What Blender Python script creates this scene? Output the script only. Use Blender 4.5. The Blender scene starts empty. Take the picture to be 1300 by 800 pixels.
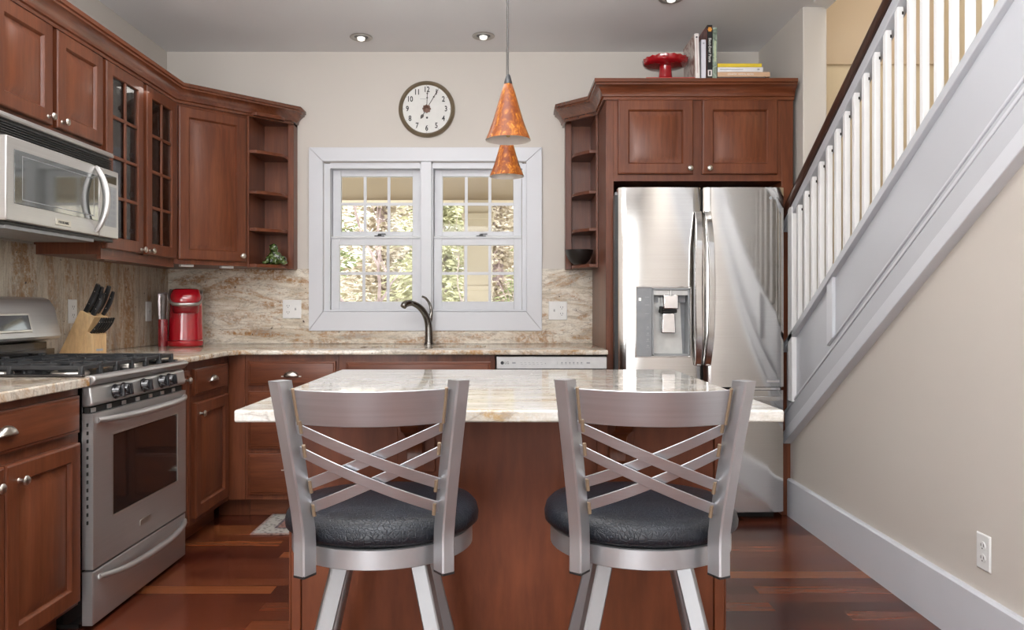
import bpy, bmesh, math, random
from mathutils import Vector, Matrix
random.seed(7)
SC = bpy.context.scene
COL = SC.collection
PI = math.pi
R = math.radians

# ------------------------------------------------------------------ materials
MATS = {}
def newmat(name):
    m = bpy.data.materials.new(name); m.use_nodes = True
    nt = m.node_tree; nt.nodes.clear()
    out = nt.nodes.new('ShaderNodeOutputMaterial')
    b = nt.nodes.new('ShaderNodeBsdfPrincipled')
    nt.links.new(b.outputs[0], out.inputs[0])
    MATS[name] = m
    return m, nt, b
def N(nt, t, **kw):
    n = nt.nodes.new(t)
    for k, v in kw.items(): setattr(n, k, v)
    return n
def L(nt, a, b): nt.links.new(a, b)
def ramp(nt, stops, interp='LINEAR'):
    n = nt.nodes.new('ShaderNodeValToRGB'); cr = n.color_ramp; cr.interpolation = interp
    while len(cr.elements) < len(stops): cr.elements.new(0.5)
    for e, (p, c) in zip(cr.elements, stops):
        e.position = p; e.color = (c[0], c[1], c[2], 1) if len(c) == 3 else c
    return n
def mapping(nt, scale=(1,1,1), rot=(0,0,0), loc=(0,0,0)):
    tc = N(nt, 'ShaderNodeTexCoord'); mp = N(nt, 'ShaderNodeMapping')
    mp.inputs['Scale'].default_value = scale; mp.inputs['Rotation'].default_value = rot; mp.inputs['Location'].default_value = loc
    L(nt, tc.outputs['Object'], mp.inputs[0]); return mp
def noise(nt, mp, scale=5, detail=4, rough=.5, dist=0):
    n = N(nt, 'ShaderNodeTexNoise'); n.inputs['Scale'].default_value = scale; n.inputs['Detail'].default_value = detail
    n.inputs['Roughness'].default_value = rough; n.inputs['Distortion'].default_value = dist
    L(nt, mp.outputs[0], n.inputs['Vector']); return n
def mix(nt, fac, a, b, mode='MIX'):
    n = N(nt, 'ShaderNodeMix', data_type='RGBA', blend_type=mode)
    for s, v in ((0, fac), (6, a), (7, b)):
        if hasattr(v, 'is_output'): L(nt, v, n.inputs[s])
        else: n.inputs[s].default_value = v if s == 0 else (v[0], v[1], v[2], 1)
    return n.outputs[2]
def bump(nt, h, b, strength=.2, dist=.01):
    n = N(nt, 'ShaderNodeBump'); n.inputs['Strength'].default_value = strength; n.inputs['Distance'].default_value = dist
    L(nt, h, n.inputs['Height']); L(nt, n.outputs[0], b.inputs['Normal'])
def srgb(r, g, b):
    f = lambda c: (c/255/12.92) if c/255 <= .04045 else ((c/255+.055)/1.055)**2.4
    return (f(r), f(g), f(b))
def plain(name, rgb, rough=.5, metal=0, var=.06, scale=25, coat=0, spec=.5, emit=0):
    """solid colour with a faint procedural mottling"""
    if name in MATS: return MATS[name]
    m, nt, b = newmat(name)
    mp = mapping(nt); n = noise(nt, mp, scale, 3)
    lo = tuple(c*(1-var) for c in rgb); hi = tuple(min(1, c*(1+var)) for c in rgb)
    r = ramp(nt, [(.3, lo), (.7, hi)]); L(nt, n.outputs[0], r.inputs[0]); L(nt, r.outputs[0], b.inputs['Base Color'])
    b.inputs['Roughness'].default_value = rough; b.inputs['Metallic'].default_value = metal
    b.inputs['Coat Weight'].default_value = coat; b.inputs['Coat Roughness'].default_value = .08
    b.inputs['Specular IOR Level'].default_value = spec
    if emit:
        L(nt, r.outputs[0], b.inputs['Emission Color']); b.inputs['Emission Strength'].default_value = emit
    return m
def wood(name, dark, mid, light, scale, rough=.36, coat=.12):
    m, nt, b = newmat(name)
    mp = mapping(nt, scale); n1 = noise(nt, mp, 2.2, 6, .6, .6)
    mp2 = mapping(nt, tuple(s*5 for s in scale)); n2 = noise(nt, mp2, 2.5, 3, .6)
    mp3 = mapping(nt, (1,1,1)); n3 = noise(nt, mp3, 2.3, 2)
    r = ramp(nt, [(.25, dark), (.5, mid), (.78, light)]); L(nt, n1.outputs[0], r.inputs[0])
    r2 = ramp(nt, [(.3, (.55,.55,.55)), (.65, (1.08,1.08,1.08))]); L(nt, n2.outputs[0], r2.inputs[0])
    r3 = ramp(nt, [(.3, (.82,.82,.82)), (.7, (1.0,1.0,1.0))]); L(nt, n3.outputs[0], r3.inputs[0])
    c = mix(nt, .55, r.outputs[0], r2.outputs[0], 'MULTIPLY'); c = mix(nt, 1, c, r3.outputs[0], 'MULTIPLY')
    L(nt, c, b.inputs['Base Color']); b.inputs['Roughness'].default_value = rough
    b.inputs['Coat Weight'].default_value = coat; b.inputs['Coat Roughness'].default_value = .18; b.inputs['Specular IOR Level'].default_value = .35
    return m
def granite(name, scale, rot, base=(.60,.53,.43), pale=(.74,.69,.60), grey=(.42,.39,.34), gold=(.42,.22,.07), rough=.1, vein=.55, loc=(0,0,0), spec=.6):
    m, nt, b = newmat(name)
    mp = mapping(nt, scale, rot, loc)
    n1 = noise(nt, mp, 2.6, 9, .62, 1.2)
    r1 = ramp(nt, [(.30, grey), (.42, base), (.54, pale), (.64, base), (.75, grey)]); L(nt, n1.outputs[0], r1.inputs[0])
    n2 = noise(nt, mp, 1.7, 10, .68, 1.9)
    r2 = ramp(nt, [(.47, (0,0,0)), (.56, (vein,vein,vein)), (.63, (1,1,1))]); L(nt, n2.outputs[0], r2.inputs[0])
    n2b = noise(nt, mapping(nt, (1,1,1)), 55, 4, .7); r2b = ramp(nt, [(.36, (0,0,0)), (.56, (1,1,1))]); L(nt, n2b.outputs[0], r2b.inputs[0])
    mlt = mix(nt, 1, r2.outputs[0], r2b.outputs[0], 'MULTIPLY')
    c = mix(nt, mlt, r1.outputs[0], gold)
    n5 = noise(nt, mapping(nt, tuple(s*1.9 for s in scale), rot), 2.8, 6, .6, 1.0)       # thin grey flow lines
    r5 = ramp(nt, [(.47, (0,0,0)), (.5, (.55,.55,.55)), (.53, (0,0,0))]); L(nt, n5.outputs[0], r5.inputs[0])
    c = mix(nt, r5.outputs[0], c, (.26,.22,.18))
    n3 = noise(nt, mapping(nt, (1,1,1)), 38, 3, .55)                                     # dark mineral specks
    r3 = ramp(nt, [(.69, (0,0,0)), (.73, (1,1,1))]); L(nt, n3.outputs[0], r3.inputs[0])
    c = mix(nt, r3.outputs[0], c, (.06,.035,.03))
    n4 = noise(nt, mapping(nt, (1,1,1)), 140, 3, .6)
    r4 = ramp(nt, [(.3, (.84,.83,.82)), (.62, (1,1,1))]); L(nt, n4.outputs[0], r4.inputs[0])
    c = mix(nt, 1, c, r4.outputs[0], 'MULTIPLY')
    L(nt, c, b.inputs['Base Color']); b.inputs['Roughness'].default_value = rough
    b.inputs['Specular IOR Level'].default_value = spec
    return m
def steel(name, rgb, rough, streak, strength=.04):
    m, nt, b = newmat(name)
    mp = mapping(nt, streak); n = noise(nt, mp, 3, 3, .6)
    r = ramp(nt, [(.3, tuple(c*.90 for c in rgb)), (.7, rgb)]); L(nt, n.outputs[0], r.inputs[0]); L(nt, r.outputs[0], b.inputs['Base Color'])
    b.inputs['Metallic'].default_value = 1; b.inputs['Roughness'].default_value = rough
    rr = N(nt, 'ShaderNodeMapRange'); rr.inputs[3].default_value = rough*.8; rr.inputs[4].default_value = rough*1.25
    L(nt, n.outputs[0], rr.inputs[0]); L(nt, rr.outputs[0], b.inputs['Roughness'])
    bump(nt, n.outputs[0], b, strength, .002)
    return m

CH = ((.090,.0240,.0100), (.152,.0435,.0180), (.220,.0690,.0290))
CHERRY = wood('cherry_vertical', *CH, (7,7,.55))
CHERRYH = wood('cherry_horizontal', *CH, (.55,7,7))
CHERRYY = wood('cherry_lengthwise', *CH, (7,.55,7), .22, .5)
CROWNX = wood('cherry_crown', *CH, (.55,7,7), .22, .5)
ISLW = wood('island_cherry', (.130,.033,.012), (.190,.051,.019), (.240,.072,.028), (2.6,2.6,.5), .5, .0)
HANDRAIL = wood('handrail_wood', (.030,.010,.006), (.050,.017,.009), (.075,.026,.014), (8,.6,.6), .3, .3)
BLOCKW = wood('beech', (.50,.31,.15), (.62,.41,.21), (.72,.51,.29), (14,4,1.2), .5, .05)
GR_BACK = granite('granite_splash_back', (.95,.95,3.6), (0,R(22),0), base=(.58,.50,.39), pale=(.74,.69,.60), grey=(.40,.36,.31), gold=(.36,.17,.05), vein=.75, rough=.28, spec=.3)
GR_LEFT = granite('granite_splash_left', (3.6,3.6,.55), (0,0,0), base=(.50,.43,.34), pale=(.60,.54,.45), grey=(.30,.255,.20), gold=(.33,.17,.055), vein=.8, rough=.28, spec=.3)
GR_TOP = granite('granite_counter', (1.3,2.6,1.8), (0,0,R(10)), vein=.7)
GR_ISL = granite('granite_island', (.8,3.4,2.5), (0,0,R(4)), base=(.53,.505,.455), pale=(.63,.62,.59), grey=(.43,.41,.385), gold=(.44,.31,.16), rough=.05, vein=.3, loc=(3,1,0))
STEEL = steel('stainless', (.60,.585,.57), .24, (.6,.6,60), .008)
STEELF = steel('stainless_fridge', (.66,.65,.635), .12, (.5,.5,90), .008)
STEELV = steel('stainless_appliance', (.57,.56,.55), .34, (.6,.6,90), .002); STEELV.node_tree.nodes['Principled BSDF'].inputs['Metallic'].default_value = .82
STOOLM = steel('brushed_stool_metal', (.47,.48,.50), .36, (6,6,2), .004); STOOLM.node_tree.nodes['Principled BSDF'].inputs['Metallic'].default_value = .8
RAILM = steel('brushed_rail_metal', (.52,.535,.565), .32, (1.5,1.5,70), .004); RAILM.node_tree.nodes['Principled BSDF'].inputs['Metallic'].default_value = .84
NICKEL = plain('satin_nickel', (.55,.52,.47), .28, 1)
FAUCETM = plain('faucet_nickel', (.22,.21,.195), .25, 1)
CHROME = plain('chrome', (.75,.75,.76), .1, 1)
BRASS = plain('weld_bronze', (.33,.25,.17), .5, .6)
LEGM = steel('brushed_leg_metal', (.40,.41,.425), .5, (6,6,2), .004)
BLACKP = plain('black_plastic', (.012,.012,.013), .35)
BLACKE = plain('black_enamel', (.010,.009,.009), .12, coat=.5)
KNOBM = plain('gloss_black_knob', (.012,.012,.015), .08, coat=.8)
IRON = plain('cast_iron', (.022,.023,.025), .42)
DARKG = plain('dark_gap', (.008,.007,.006), .7)
GREYP = plain('grey_plastic', (.30,.31,.32), .4)
PANELG = plain('grey_control_panel', (.26,.27,.285), .25)
WHITEP = plain('white_plastic', (.74,.74,.73), .35, var=.02)
SLOT = plain('socket_slot', (.07,.065,.06), .6)
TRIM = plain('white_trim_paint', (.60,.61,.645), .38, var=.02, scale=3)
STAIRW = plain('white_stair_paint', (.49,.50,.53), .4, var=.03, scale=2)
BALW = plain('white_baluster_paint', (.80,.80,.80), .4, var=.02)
VINYLW = plain('white_window_vinyl', (.60,.61,.64), .4, var=.02)
WALLP = plain('cream_wall_paint', (.56,.52,.475), .6, var=.02, scale=1.2)
WALLR = plain('beige_wall_paint', (.56,.515,.465), .6, var=.03, scale=1.0)
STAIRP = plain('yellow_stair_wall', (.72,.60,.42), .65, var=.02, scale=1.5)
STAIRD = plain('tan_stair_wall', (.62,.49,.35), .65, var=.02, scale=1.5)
CEILP = plain('grey_white_ceiling', (.80,.80,.81), .7, var=.02, scale=1.0)
RED = plain('red_gloss', (.36,.006,.014), .14, var=.05, coat=.8)
REDD = plain('dark_red_gloss', (.26,.005,.012), .22, var=.05, coat=.5)
REDC = plain('red_ceramic', (.30,.005,.010), .12, var=.05, coat=.9)
SILV = plain('silver_band', (.50,.48,.47), .3, .8)
BOWLB = plain('matte_black_bowl', (.014,.011,.010), .35)
CLOCKF = plain('ivory_clock_face', (.66,.655,.63), .5, var=.03)
CLOCKR = plain('aged_bronze', (.25,.20,.135), .38, .6, var=.15, scale=8)
INK = plain('clock_ink', (.03,.028,.03), .6)
HANDC = plain('dark_clock_hand', (.03,.018,.014), .4)
PRINT = plain('grey_print', (.30,.31,.33), .6)
DKPRINT = plain('dark_print', (.03,.03,.035), .6)
BULB = plain('lamp_bulb', (.92,.90,.85), .2, emit=.6)
WHITEIN = plain('white_shade_lining', (.62,.58,.55), .5, var=.05)
def vinyl():
    m, nt, b = newmat('black_vinyl'); mp = mapping(nt)
    v = N(nt, 'ShaderNodeTexVoronoi', feature='DISTANCE_TO_EDGE'); v.inputs['Scale'].default_value = 95
    n0 = noise(nt, mp, 9, 4, .6, 1.0); va = N(nt, 'ShaderNodeVectorMath', operation='ADD'); sc = N(nt, 'ShaderNodeVectorMath', operation='SCALE'); sc.inputs['Scale'].default_value = .06
    L(nt, n0.outputs[1], sc.inputs[0]); L(nt, mp.outputs[0], va.inputs[0]); L(nt, sc.outputs[0], va.inputs[1]); L(nt, va.outputs[0], v.inputs['Vector'])
    r = ramp(nt, [(0, (0,0,0)), (.10, (1,1,1))]); L(nt, v.outputs[0], r.inputs[0])
    n = noise(nt, mp, 14, 3); cr = ramp(nt, [(.3, (.007,.0085,.012)), (.7, (.014,.017,.024))]); L(nt, n.outputs[0], cr.inputs[0]); L(nt, cr.outputs[0], b.inputs['Base Color'])
    b.inputs['Roughness'].default_value = .34; b.inputs['Specular IOR Level'].default_value = .38
    bump(nt, r.outputs[0], b, .35, .002); return m
VINYL = vinyl()
def amber():
    m, nt, b = newmat('amber_art_glass'); mp = mapping(nt, (1,1,.55))
    n = noise(nt, mp, 55, 5, .65, 1.6); r = ramp(nt, [(.36, (.13,.026,.003)), (.52, (.20,.048,.004)), (.61, (.32,.100,.008)), (.70, (.52,.24,.03))])
    L(nt, n.outputs[0], r.inputs[0]); L(nt, r.outputs[0], b.inputs['Base Color']); b.inputs['Roughness'].default_value = .3
    b.inputs['Coat Weight'].default_value = .1; b.inputs['Specular IOR Level'].default_value = .25
    L(nt, r.outputs[0], b.inputs['Emission Color']); b.inputs['Emission Strength'].default_value = .04
    return m
AMBER = amber()
def floor_mat():
    m, nt, b = newmat('jatoba_planks'); mp = mapping(nt)
    def mth(op, a, bb=0, cc=0):
        n = N(nt, 'ShaderNodeMath', operation=op)
        for i_, v in enumerate((a, bb, cc)):
            if hasattr(v, 'is_output'): L(nt, v, n.inputs[i_])
            else: n.inputs[i_].default_value = v
        return n.outputs[0]
    sp = N(nt, 'ShaderNodeSeparateXYZ'); L(nt, mp.outputs[0], sp.inputs[0])
    yv = mth('DIVIDE', sp.outputs[1], .084); row = mth('FLOOR', yv)
    w1 = N(nt, 'ShaderNodeTexWhiteNoise', noise_dimensions='1D'); L(nt, row, w1.inputs['W'])
    xv = mth('ADD', mth('DIVIDE', sp.outputs[0], .95), mth('MULTIPLY', w1.outputs[0], 7.3)); colm = mth('FLOOR', xv)
    cb = N(nt, 'ShaderNodeCombineXYZ'); L(nt, colm, cb.inputs[0]); L(nt, row, cb.inputs[1])
    w2 = N(nt, 'ShaderNodeTexWhiteNoise', noise_dimensions='2D'); L(nt, cb.outputs[0], w2.inputs['Vector'])
    gy = mth('PINGPONG', yv, .5); gx = mth('PINGPONG', xv, .5)
    gap = mth('MAXIMUM', mth('LESS_THAN', gy, .020), mth('LESS_THAN', gx, .0012))
    r = ramp(nt, [(0, (.050,.0115,.0070)), (.3, (.085,.0195,.0100)), (.6, (.125,.0310,.0140)), (.85, (.165,.0450,.0180)), (1, (.215,.0660,.0230))])
    L(nt, w2.outputs[0], r.inputs[0])
    n = noise(nt, mapping(nt, (1.2,22,1)), 3, 6, .65, .4); r2 = ramp(nt, [(.3, (.74,.72,.7)), (.68, (1.08,1.08,1.08))]); L(nt, n.outputs[0], r2.inputs[0])
    c = mix(nt, .8, r.outputs[0], r2.outputs[0], 'MULTIPLY')
    c = mix(nt, gap, c, (.014,.005,.004))
    L(nt, c, b.inputs['Base Color']); b.inputs['Roughness'].default_value = .22; b.inputs['Specular IOR Level'].default_value = .35
    b.inputs['Coat Weight'].default_value = .12; b.inputs['Coat Roughness'].default_value = .12
    n3 = noise(nt, mapping(nt, (1,1,1)), 6, 3); rr = N(nt, 'ShaderNodeMapRange'); rr.inputs[3].default_value = .17; rr.inputs[4].default_value = .26
    L(nt, n3.outputs[0], rr.inputs[0]); L(nt, rr.outputs[0], b.inputs['Roughness'])
    return m
FLOORM = floor_mat()
def glassmat(name, tint=(1,1,1), ior=1.45, rough=.0):
    m, nt, b = newmat(name); nt.nodes.remove(b)
    out = [n for n in nt.nodes if n.type == 'OUTPUT_MATERIAL'][0]
    t = N(nt, 'ShaderNodeBsdfTransparent'); t.inputs[0].default_value = (*tint, 1)
    g = N(nt, 'ShaderNodeBsdfGlossy'); g.inputs['Roughness'].default_value = rough
    fr = N(nt, 'ShaderNodeFresnel'); fr.inputs[0].default_value = ior
    n = noise(nt, mapping(nt), 30, 3); mr = N(nt, 'ShaderNodeMapRange'); mr.inputs[3].default_value = .85; mr.inputs[4].default_value = 1.15
    L(nt, n.outputs[0], mr.inputs[0]); mu = N(nt, 'ShaderNodeMath', operation='MULTIPLY'); L(nt, fr.outputs[0], mu.inputs[0]); L(nt, mr.outputs[0], mu.inputs[1])
    mx = N(nt, 'ShaderNodeMixShader'); L(nt, mu.outputs[0], mx.inputs[0]); L(nt, t.outputs[0], mx.inputs[1]); L(nt, g.outputs[0], mx.inputs[2])
    L(nt, mx.outputs[0], out.inputs[0]); return m
GLASS = glassmat('window_glass', (.97,.98,.97), 1.16)
CABGLASS = glassmat('cabinet_glass', (.94,.95,.94), 1.75)
TANKG = glassmat('clear_tank', (.80,.74,.74))
BLACKGLASS = plain('black_glass', (.010,.010,.011), .04, coat=.6)
MWGLASS = plain('microwave_glass', (.05,.055,.05), .05, coat=1.0, spec=1)

# ------------------------------------------------------------------ mesh helpers
def box(bm, x0, x1, y0, y1, z0, z1):
    vs = [bm.verts.new(p) for p in ((x0,y0,z0),(x1,y0,z0),(x1,y1,z0),(x0,y1,z0),(x0,y0,z1),(x1,y0,z1),(x1,y1,z1),(x0,y1,z1))]
    for f in ((0,3,2,1),(4,5,6,7),(0,1,5,4),(1,2,6,5),(2,3,7,6),(3,0,4,7)): bm.faces.new([vs[i] for i in f])
    return vs
def obox(bm, c, ax, ay, az, hx, hy, hz):
    """oriented box: centre, three unit axes, half sizes"""
    vs = []
    for sz in (-1,1):
        for sx, sy in ((-1,-1),(1,-1),(1,1),(-1,1)):
            vs.append(bm.verts.new(c + ax*hx*sx + ay*hy*sy + az*hz*sz))
    for f in ((0,3,2,1),(4,5,6,7),(0,1,5,4),(1,2,6,5),(2,3,7,6),(3,0,4,7)): bm.faces.new([vs[i] for i in f])
def prism(bm, pts, axis, a, b):
    """extrude polygon pts (2D) along axis between a and b; axis 'x': pts=(y,z), 'y': (x,z), 'z': (x,y)"""
    def mk(p, t):
        return {'x': (t,p[0],p[1]), 'y': (p[0],t,p[1]), 'z': (p[0],p[1],t)}[axis]
    A = [bm.verts.new(mk(p, a)) for p in pts]; B = [bm.verts.new(mk(p, b)) for p in pts]
    n = len(pts)
    bm.faces.new(A[::-1]); bm.faces.new(B)
    for i in range(n): bm.faces.new((A[i], A[(i+1)%n], B[(i+1)%n], B[i]))
def lathe(bm, prof, c=(0,0,0), axis='z', seg=32, cap=True):
    """prof: list of (r, t) along axis"""
    rings = []
    for r, t in prof:
        ring = []
        for i in range(seg):
            a = 2*PI*i/seg; u, v = r*math.cos(a), r*math.sin(a)
            p = {'z': (u,v,t), 'y': (u,t,v), 'x': (t,u,v)}[axis]
            ring.append(bm.verts.new((c[0]+p[0], c[1]+p[1], c[2]+p[2])))
        rings.append(ring)
    for A, B in zip(rings, rings[1:]):
        for i in range(seg): bm.faces.new((A[i], A[(i+1)%seg], B[(i+1)%seg], B[i]))
    if cap:
        bm.faces.new(rings[0][::-1]); bm.faces.new(rings[-1])
def tube(bm, pts, r, seg=12, cap=True, flat=None):
    """round tube through pts; r number or list; flat=(a,b) elliptical multipliers in (side, up)"""
    pts = [Vector(p) for p in pts]; n = len(pts)
    rs = r if isinstance(r, (list, tuple)) else [r]*n
    rings = []; up0 = None
    for i, p in enumerate(pts):
        t = (pts[min(i+1,n-1)] - pts[max(i-1,0)]).normalized()
        if up0 is None:
            up0 = Vector((0,0,1)) if abs(t.z) < .9 else Vector((0,1,0))
        s = t.cross(up0)
        if s.length < 1e-4: s = t.cross(Vector((1,0,0)))
        s.normalize(); u = s.cross(t).normalized(); up0 = u
        fa, fb = flat or (1,1)
        rings.append([bm.verts.new(p + (s*math.cos(2*PI*k/seg)*fa + u*math.sin(2*PI*k/seg)*fb)*rs[i]) for k in range(seg)])
    for A, B in zip(rings, rings[1:]):
        for k in range(seg): bm.faces.new((A[k], A[(k+1)%seg], B[(k+1)%seg], B[k]))
    if cap: bm.faces.new(rings[0][::-1]); bm.faces.new(rings[-1])
def smooth_path(pts, n=8):
    """Catmull-Rom through pts"""
    P = [Vector(p) for p in pts]; P = [P[0]*2-P[1]] + P + [P[-1]*2-P[-2]]; out = []
    for i in range(1, len(P)-2):
        for k in range(n):
            t = k/n; a,b,c,d = P[i-1],P[i],P[i+1],P[i+2]
            out.append(.5*((2*b)+(c-a)*t+(2*a-5*b+4*c-d)*t*t+(3*b-a-3*c+d)*t**3))
    out.append(P[-2]); return out
def rings_rect(bm, x0, z0, w, h, rings):
    """nested rectangles: (inset, y) from back to front, closed with a front and back cap"""
    RR = []
    for ins, y in rings:
        RR.append([bm.verts.new(p) for p in ((x0+ins,y,z0+ins),(x0+w-ins,y,z0+ins),(x0+w-ins,y,z0+h-ins),(x0+ins,y,z0+h-ins))])
    for A, B in zip(RR, RR[1:]):
        for i in range(4): bm.faces.new((A[i], A[(i+1)%4], B[(i+1)%4], B[i]))
    bm.faces.new(RR[0][::-1]); bm.faces.new(RR[-1])
def frame_rect(bm, x0, z0, w, h, fw, y0, y1, ch=.004):
    """hollow frame, front at y1 (y1<y0), width fw"""
    rr = [(0,y0),(0,y1+ch),(ch,y1),(fw-ch,y1),(fw,y1+ch),(fw,y0)]
    RR = []
    for ins, y in rr:
        RR.append([bm.verts.new(p) for p in ((x0+ins,y,z0+ins),(x0+w-ins,y,z0+ins),(x0+w-ins,y,z0+h-ins),(x0+ins,y,z0+h-ins))])
    RR.append(RR[0])
    for A, B in zip(RR, RR[1:]):
        for i in range(4): bm.faces.new((A[i], A[(i+1)%4], B[(i+1)%4], B[i]))
def sweep_profile(bm, path, prof, side=1):
    """path: list of (x,y); prof: closed list of (out,z). out is along the left/right normal of travel, mitred"""
    P = [Vector((p[0],p[1])) for p in path]; n = len(P); dirs = [(P[i+1]-P[i]).normalized() for i in range(n-1)]
    nor = [Vector((d.y,-d.x))*side for d in dirs]; M = []
    for i in range(n):
        if i == 0: m = nor[0]
        elif i == n-1: m = nor[-1]
        else:
            m = (nor[i-1]+nor[i]); m = m / (1 + nor[i-1].dot(nor[i]))
        M.append(m)
    rings = [[bm.verts.new((P[i].x+M[i].x*o, P[i].y+M[i].y*o, z)) for o, z in prof] for i in range(n)]
    k = len(prof)
    for A, B in zip(rings, rings[1:]):
        for j in range(k): bm.faces.new((A[j], A[(j+1)%k], B[(j+1)%k], B[j]))
    bm.faces.new(rings[0][::-1]); bm.faces.new(rings[-1])
def BM(): return bmesh.new()
def obj(name, bm, mat, parent=None, loc=None, bevel=0, seg=2, angle=35, label=None, rot=None):
    bmesh.ops.recalc_face_normals(bm, faces=bm.faces)
    me = bpy.data.meshes.new(name); bm.to_mesh(me); bm.free()
    for p in me.polygons: p.use_smooth = True
    me.set_sharp_from_angle(angle=R(angle))
    me.materials.append(mat)
    o = bpy.data.objects.new(name, me); COL.objects.link(o)
    if parent is not None: o.parent = parent
    if loc is not None: o.location = loc
    if rot is not None: o.rotation_euler = rot
    if bevel:
        b = o.modifiers.new('bevel', 'BEVEL'); b.width = bevel; b.segments = seg; b.limit_method = 'ANGLE'; b.angle_limit = R(40); b.harden_normals = False
    if label: o['label'] = label
    return o
def thing(name, label, cat, loc=(0,0,0), rotz=0, group=None):
    o = bpy.data.objects.new(name, None); COL.objects.link(o); o.empty_display_size = .1
    o.location = loc; o.rotation_euler = (0,0,rotz); o['label'] = label; o['category'] = cat
    if group: o['group'] = group
    return o
def tag(o, label, cat, group=None):
    o['label'] = label; o['category'] = cat
    if group: o['group'] = group
    return o
def struct(o): o['kind'] = 'structure'; return o
def dup(root, loc, rotz, label, group=None):
    r = root.copy(); COL.objects.link(r); r.location = loc; r.rotation_euler = (0,0,rotz); r['label'] = label
    if group: r['group'] = group
    for ch in list(root.children):
        c = ch.copy(); COL.objects.link(c); c.parent = r
        for g in list(ch.children):
            d = g.copy(); COL.objects.link(d); d.parent = c
    return r
def text(name, body, size, mat, parent=None, loc=(0,0,0), rot=(PI/2,0,0), depth=.0006, align='CENTER', sx=1, bold=0):
    cu = bpy.data.curves.new(name, 'FONT'); cu.body = body; cu.size = size; cu.extrude = depth; cu.align_x = align; cu.align_y = 'CENTER'
    cu.resolution_u = 3; cu.offset = bold
    t = bpy.data.objects.new(name, cu); COL.objects.link(t)
    dg = bpy.context.evaluated_depsgraph_get(); me = bpy.data.meshes.new_from_object(t.evaluated_get(dg))
    bpy.data.objects.remove(t); bpy.data.curves.remove(cu)
    me.materials.clear(); me.materials.append(mat)
    if sx != 1:
        for v in me.vertices: v.co.x *= sx
    o = bpy.data.objects.new(name, me); COL.objects.link(o); o.location = loc; o.rotation_euler = rot
    if parent is not None: o.parent = parent
    return o
def realize(o):
    """bake modifiers into the mesh"""
    dg = bpy.context.evaluated_depsgraph_get(); me = bpy.data.meshes.new_from_object(o.evaluated_get(dg))
    o.modifiers.clear(); o.data = me
    for p in me.polygons: p.use_smooth = True
    me.set_sharp_from_angle(angle=R(35))
    return o

# ------------------------------------------------------------------ camera (24 mm-ish lens on a level tripod, a touch of shift)
F, H = 960.0, 1.115
cam = bpy.data.cameras.new('camera'); co = bpy.data.objects.new('camera', cam); COL.objects.link(co)
cam.sensor_width = 36; cam.lens = 36*F/1300; cam.shift_x = 8/1300; cam.shift_y = -10/1300; cam.clip_start = .05
co.location = (0,0,H); co.rotation_euler = (PI/2,0,0); SC.camera = co
# ------------------------------------------------------------------ room shell
XL, YW, XR, XN, YN, CZ, YB = -2.096, 4.68, 1.525, 1.565, 3.98, 2.695, -3.0
XS2 = 2.65
bm = BM(); box(bm, XL-.1, XS2+.1, YB-.1, YW+.1, -.05, 0); struct(obj('floor', bm, FLOORM))
bm = BM(); prism(bm, [(XL-.1,YB-.1),(1.47,YB-.1),(1.47,3.5),(1.69,3.5),(1.69,YW+.1),(XL-.1,YW+.1)], 'z', CZ, CZ+.12); struct(obj('ceiling', bm, CEILP))
bm = BM(); box(bm, XL-.12, XL, YB-.1, YW+.15, 0, CZ); struct(obj('wall_left', bm, WALLP))
WX0, WX1, WZ0, WZ1 = -1.125, .14, 1.06, 2.01
bm = BM(); box(bm, XL, WX0, YW, YW+.15, 0, CZ); box(bm, WX1, XN, YW, YW+.15, 0, CZ); box(bm, WX0, WX1, YW, YW+.15, 0, WZ0); box(bm, WX0, WX1, YW, YW+.15, WZ1, CZ)
struct(obj('wall_back', bm, WALLP))
bm = BM(); box(bm, XN, 1.69, YN, YW+.15, 0, 5.0); struct(obj('wall_alcove', bm, WALLP, bevel=.004))
SL = .635
def zs(y, off): return off + SL*(4.044-y)
yt = 4.044-(CZ-.42)/SL
bm = BM(); prism(bm, [(YB-.1,0),(4.05,0),(4.05,zs(4.05,.43)),(yt,zs(yt,.43)),(YB-.1,CZ+.1)], 'x', XR, XR+.035); struct(obj('wall_right', bm, WALLR))
bm = BM(); box(bm, XS2, XS2+.1, YB-.1, YW+.15, 0, 5.0); struct(obj('wall_stairwell', bm, STAIRP))
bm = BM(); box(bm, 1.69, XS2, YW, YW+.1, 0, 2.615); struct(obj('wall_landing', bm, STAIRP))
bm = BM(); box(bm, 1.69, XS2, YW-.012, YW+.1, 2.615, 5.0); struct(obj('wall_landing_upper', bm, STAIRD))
bm = BM(); box(bm, 1.45, 1.47, YB-.1, 3.5, CZ, 5.0); struct(obj('wall_upper', bm, WALLP))
bm = BM(); box(bm, 1.45, XS2+.1, YB-.1, YW+.15, 5.0, 5.1); struct(obj('ceiling_stairwell', bm, CEILP))
bm = BM(); box(bm, XL, XR, YB-.12, YB, 0, CZ+.02); struct(obj('wall_rear', bm, WALLP))
bm = BM(); box(bm, XR, XS2, YB-.12, YB, 0, 5.0); struct(obj('wall_rear_stairwell', bm, WALLP))
bm = BM(); prism(bm, [(1.69,3.978),(1.585,3.89),(1.585,3.5),(1.69,3.5)], 'z', CZ-.012, CZ-.0005); struct(obj('trim_1', bm, BALW))
# baseboards
bm = BM(); prism(bm, [(XR,0),(XR-.02,0),(XR-.02,.192),(XR-.014,.2),(XR,.2)], 'y', YB, 4.045); struct(obj('baseboard_right', bm, TRIM))

# ------------------------------------------------------------------ windows
bm = BM()
cx0, cx1, cz0, cz1 = -1.2136, .2233, .969, 2.10
ix0, ix1, iz0, iz1 = -1.1255, .126, 1.087, 2.013
yf, yb = YW-.022, YW
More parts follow.
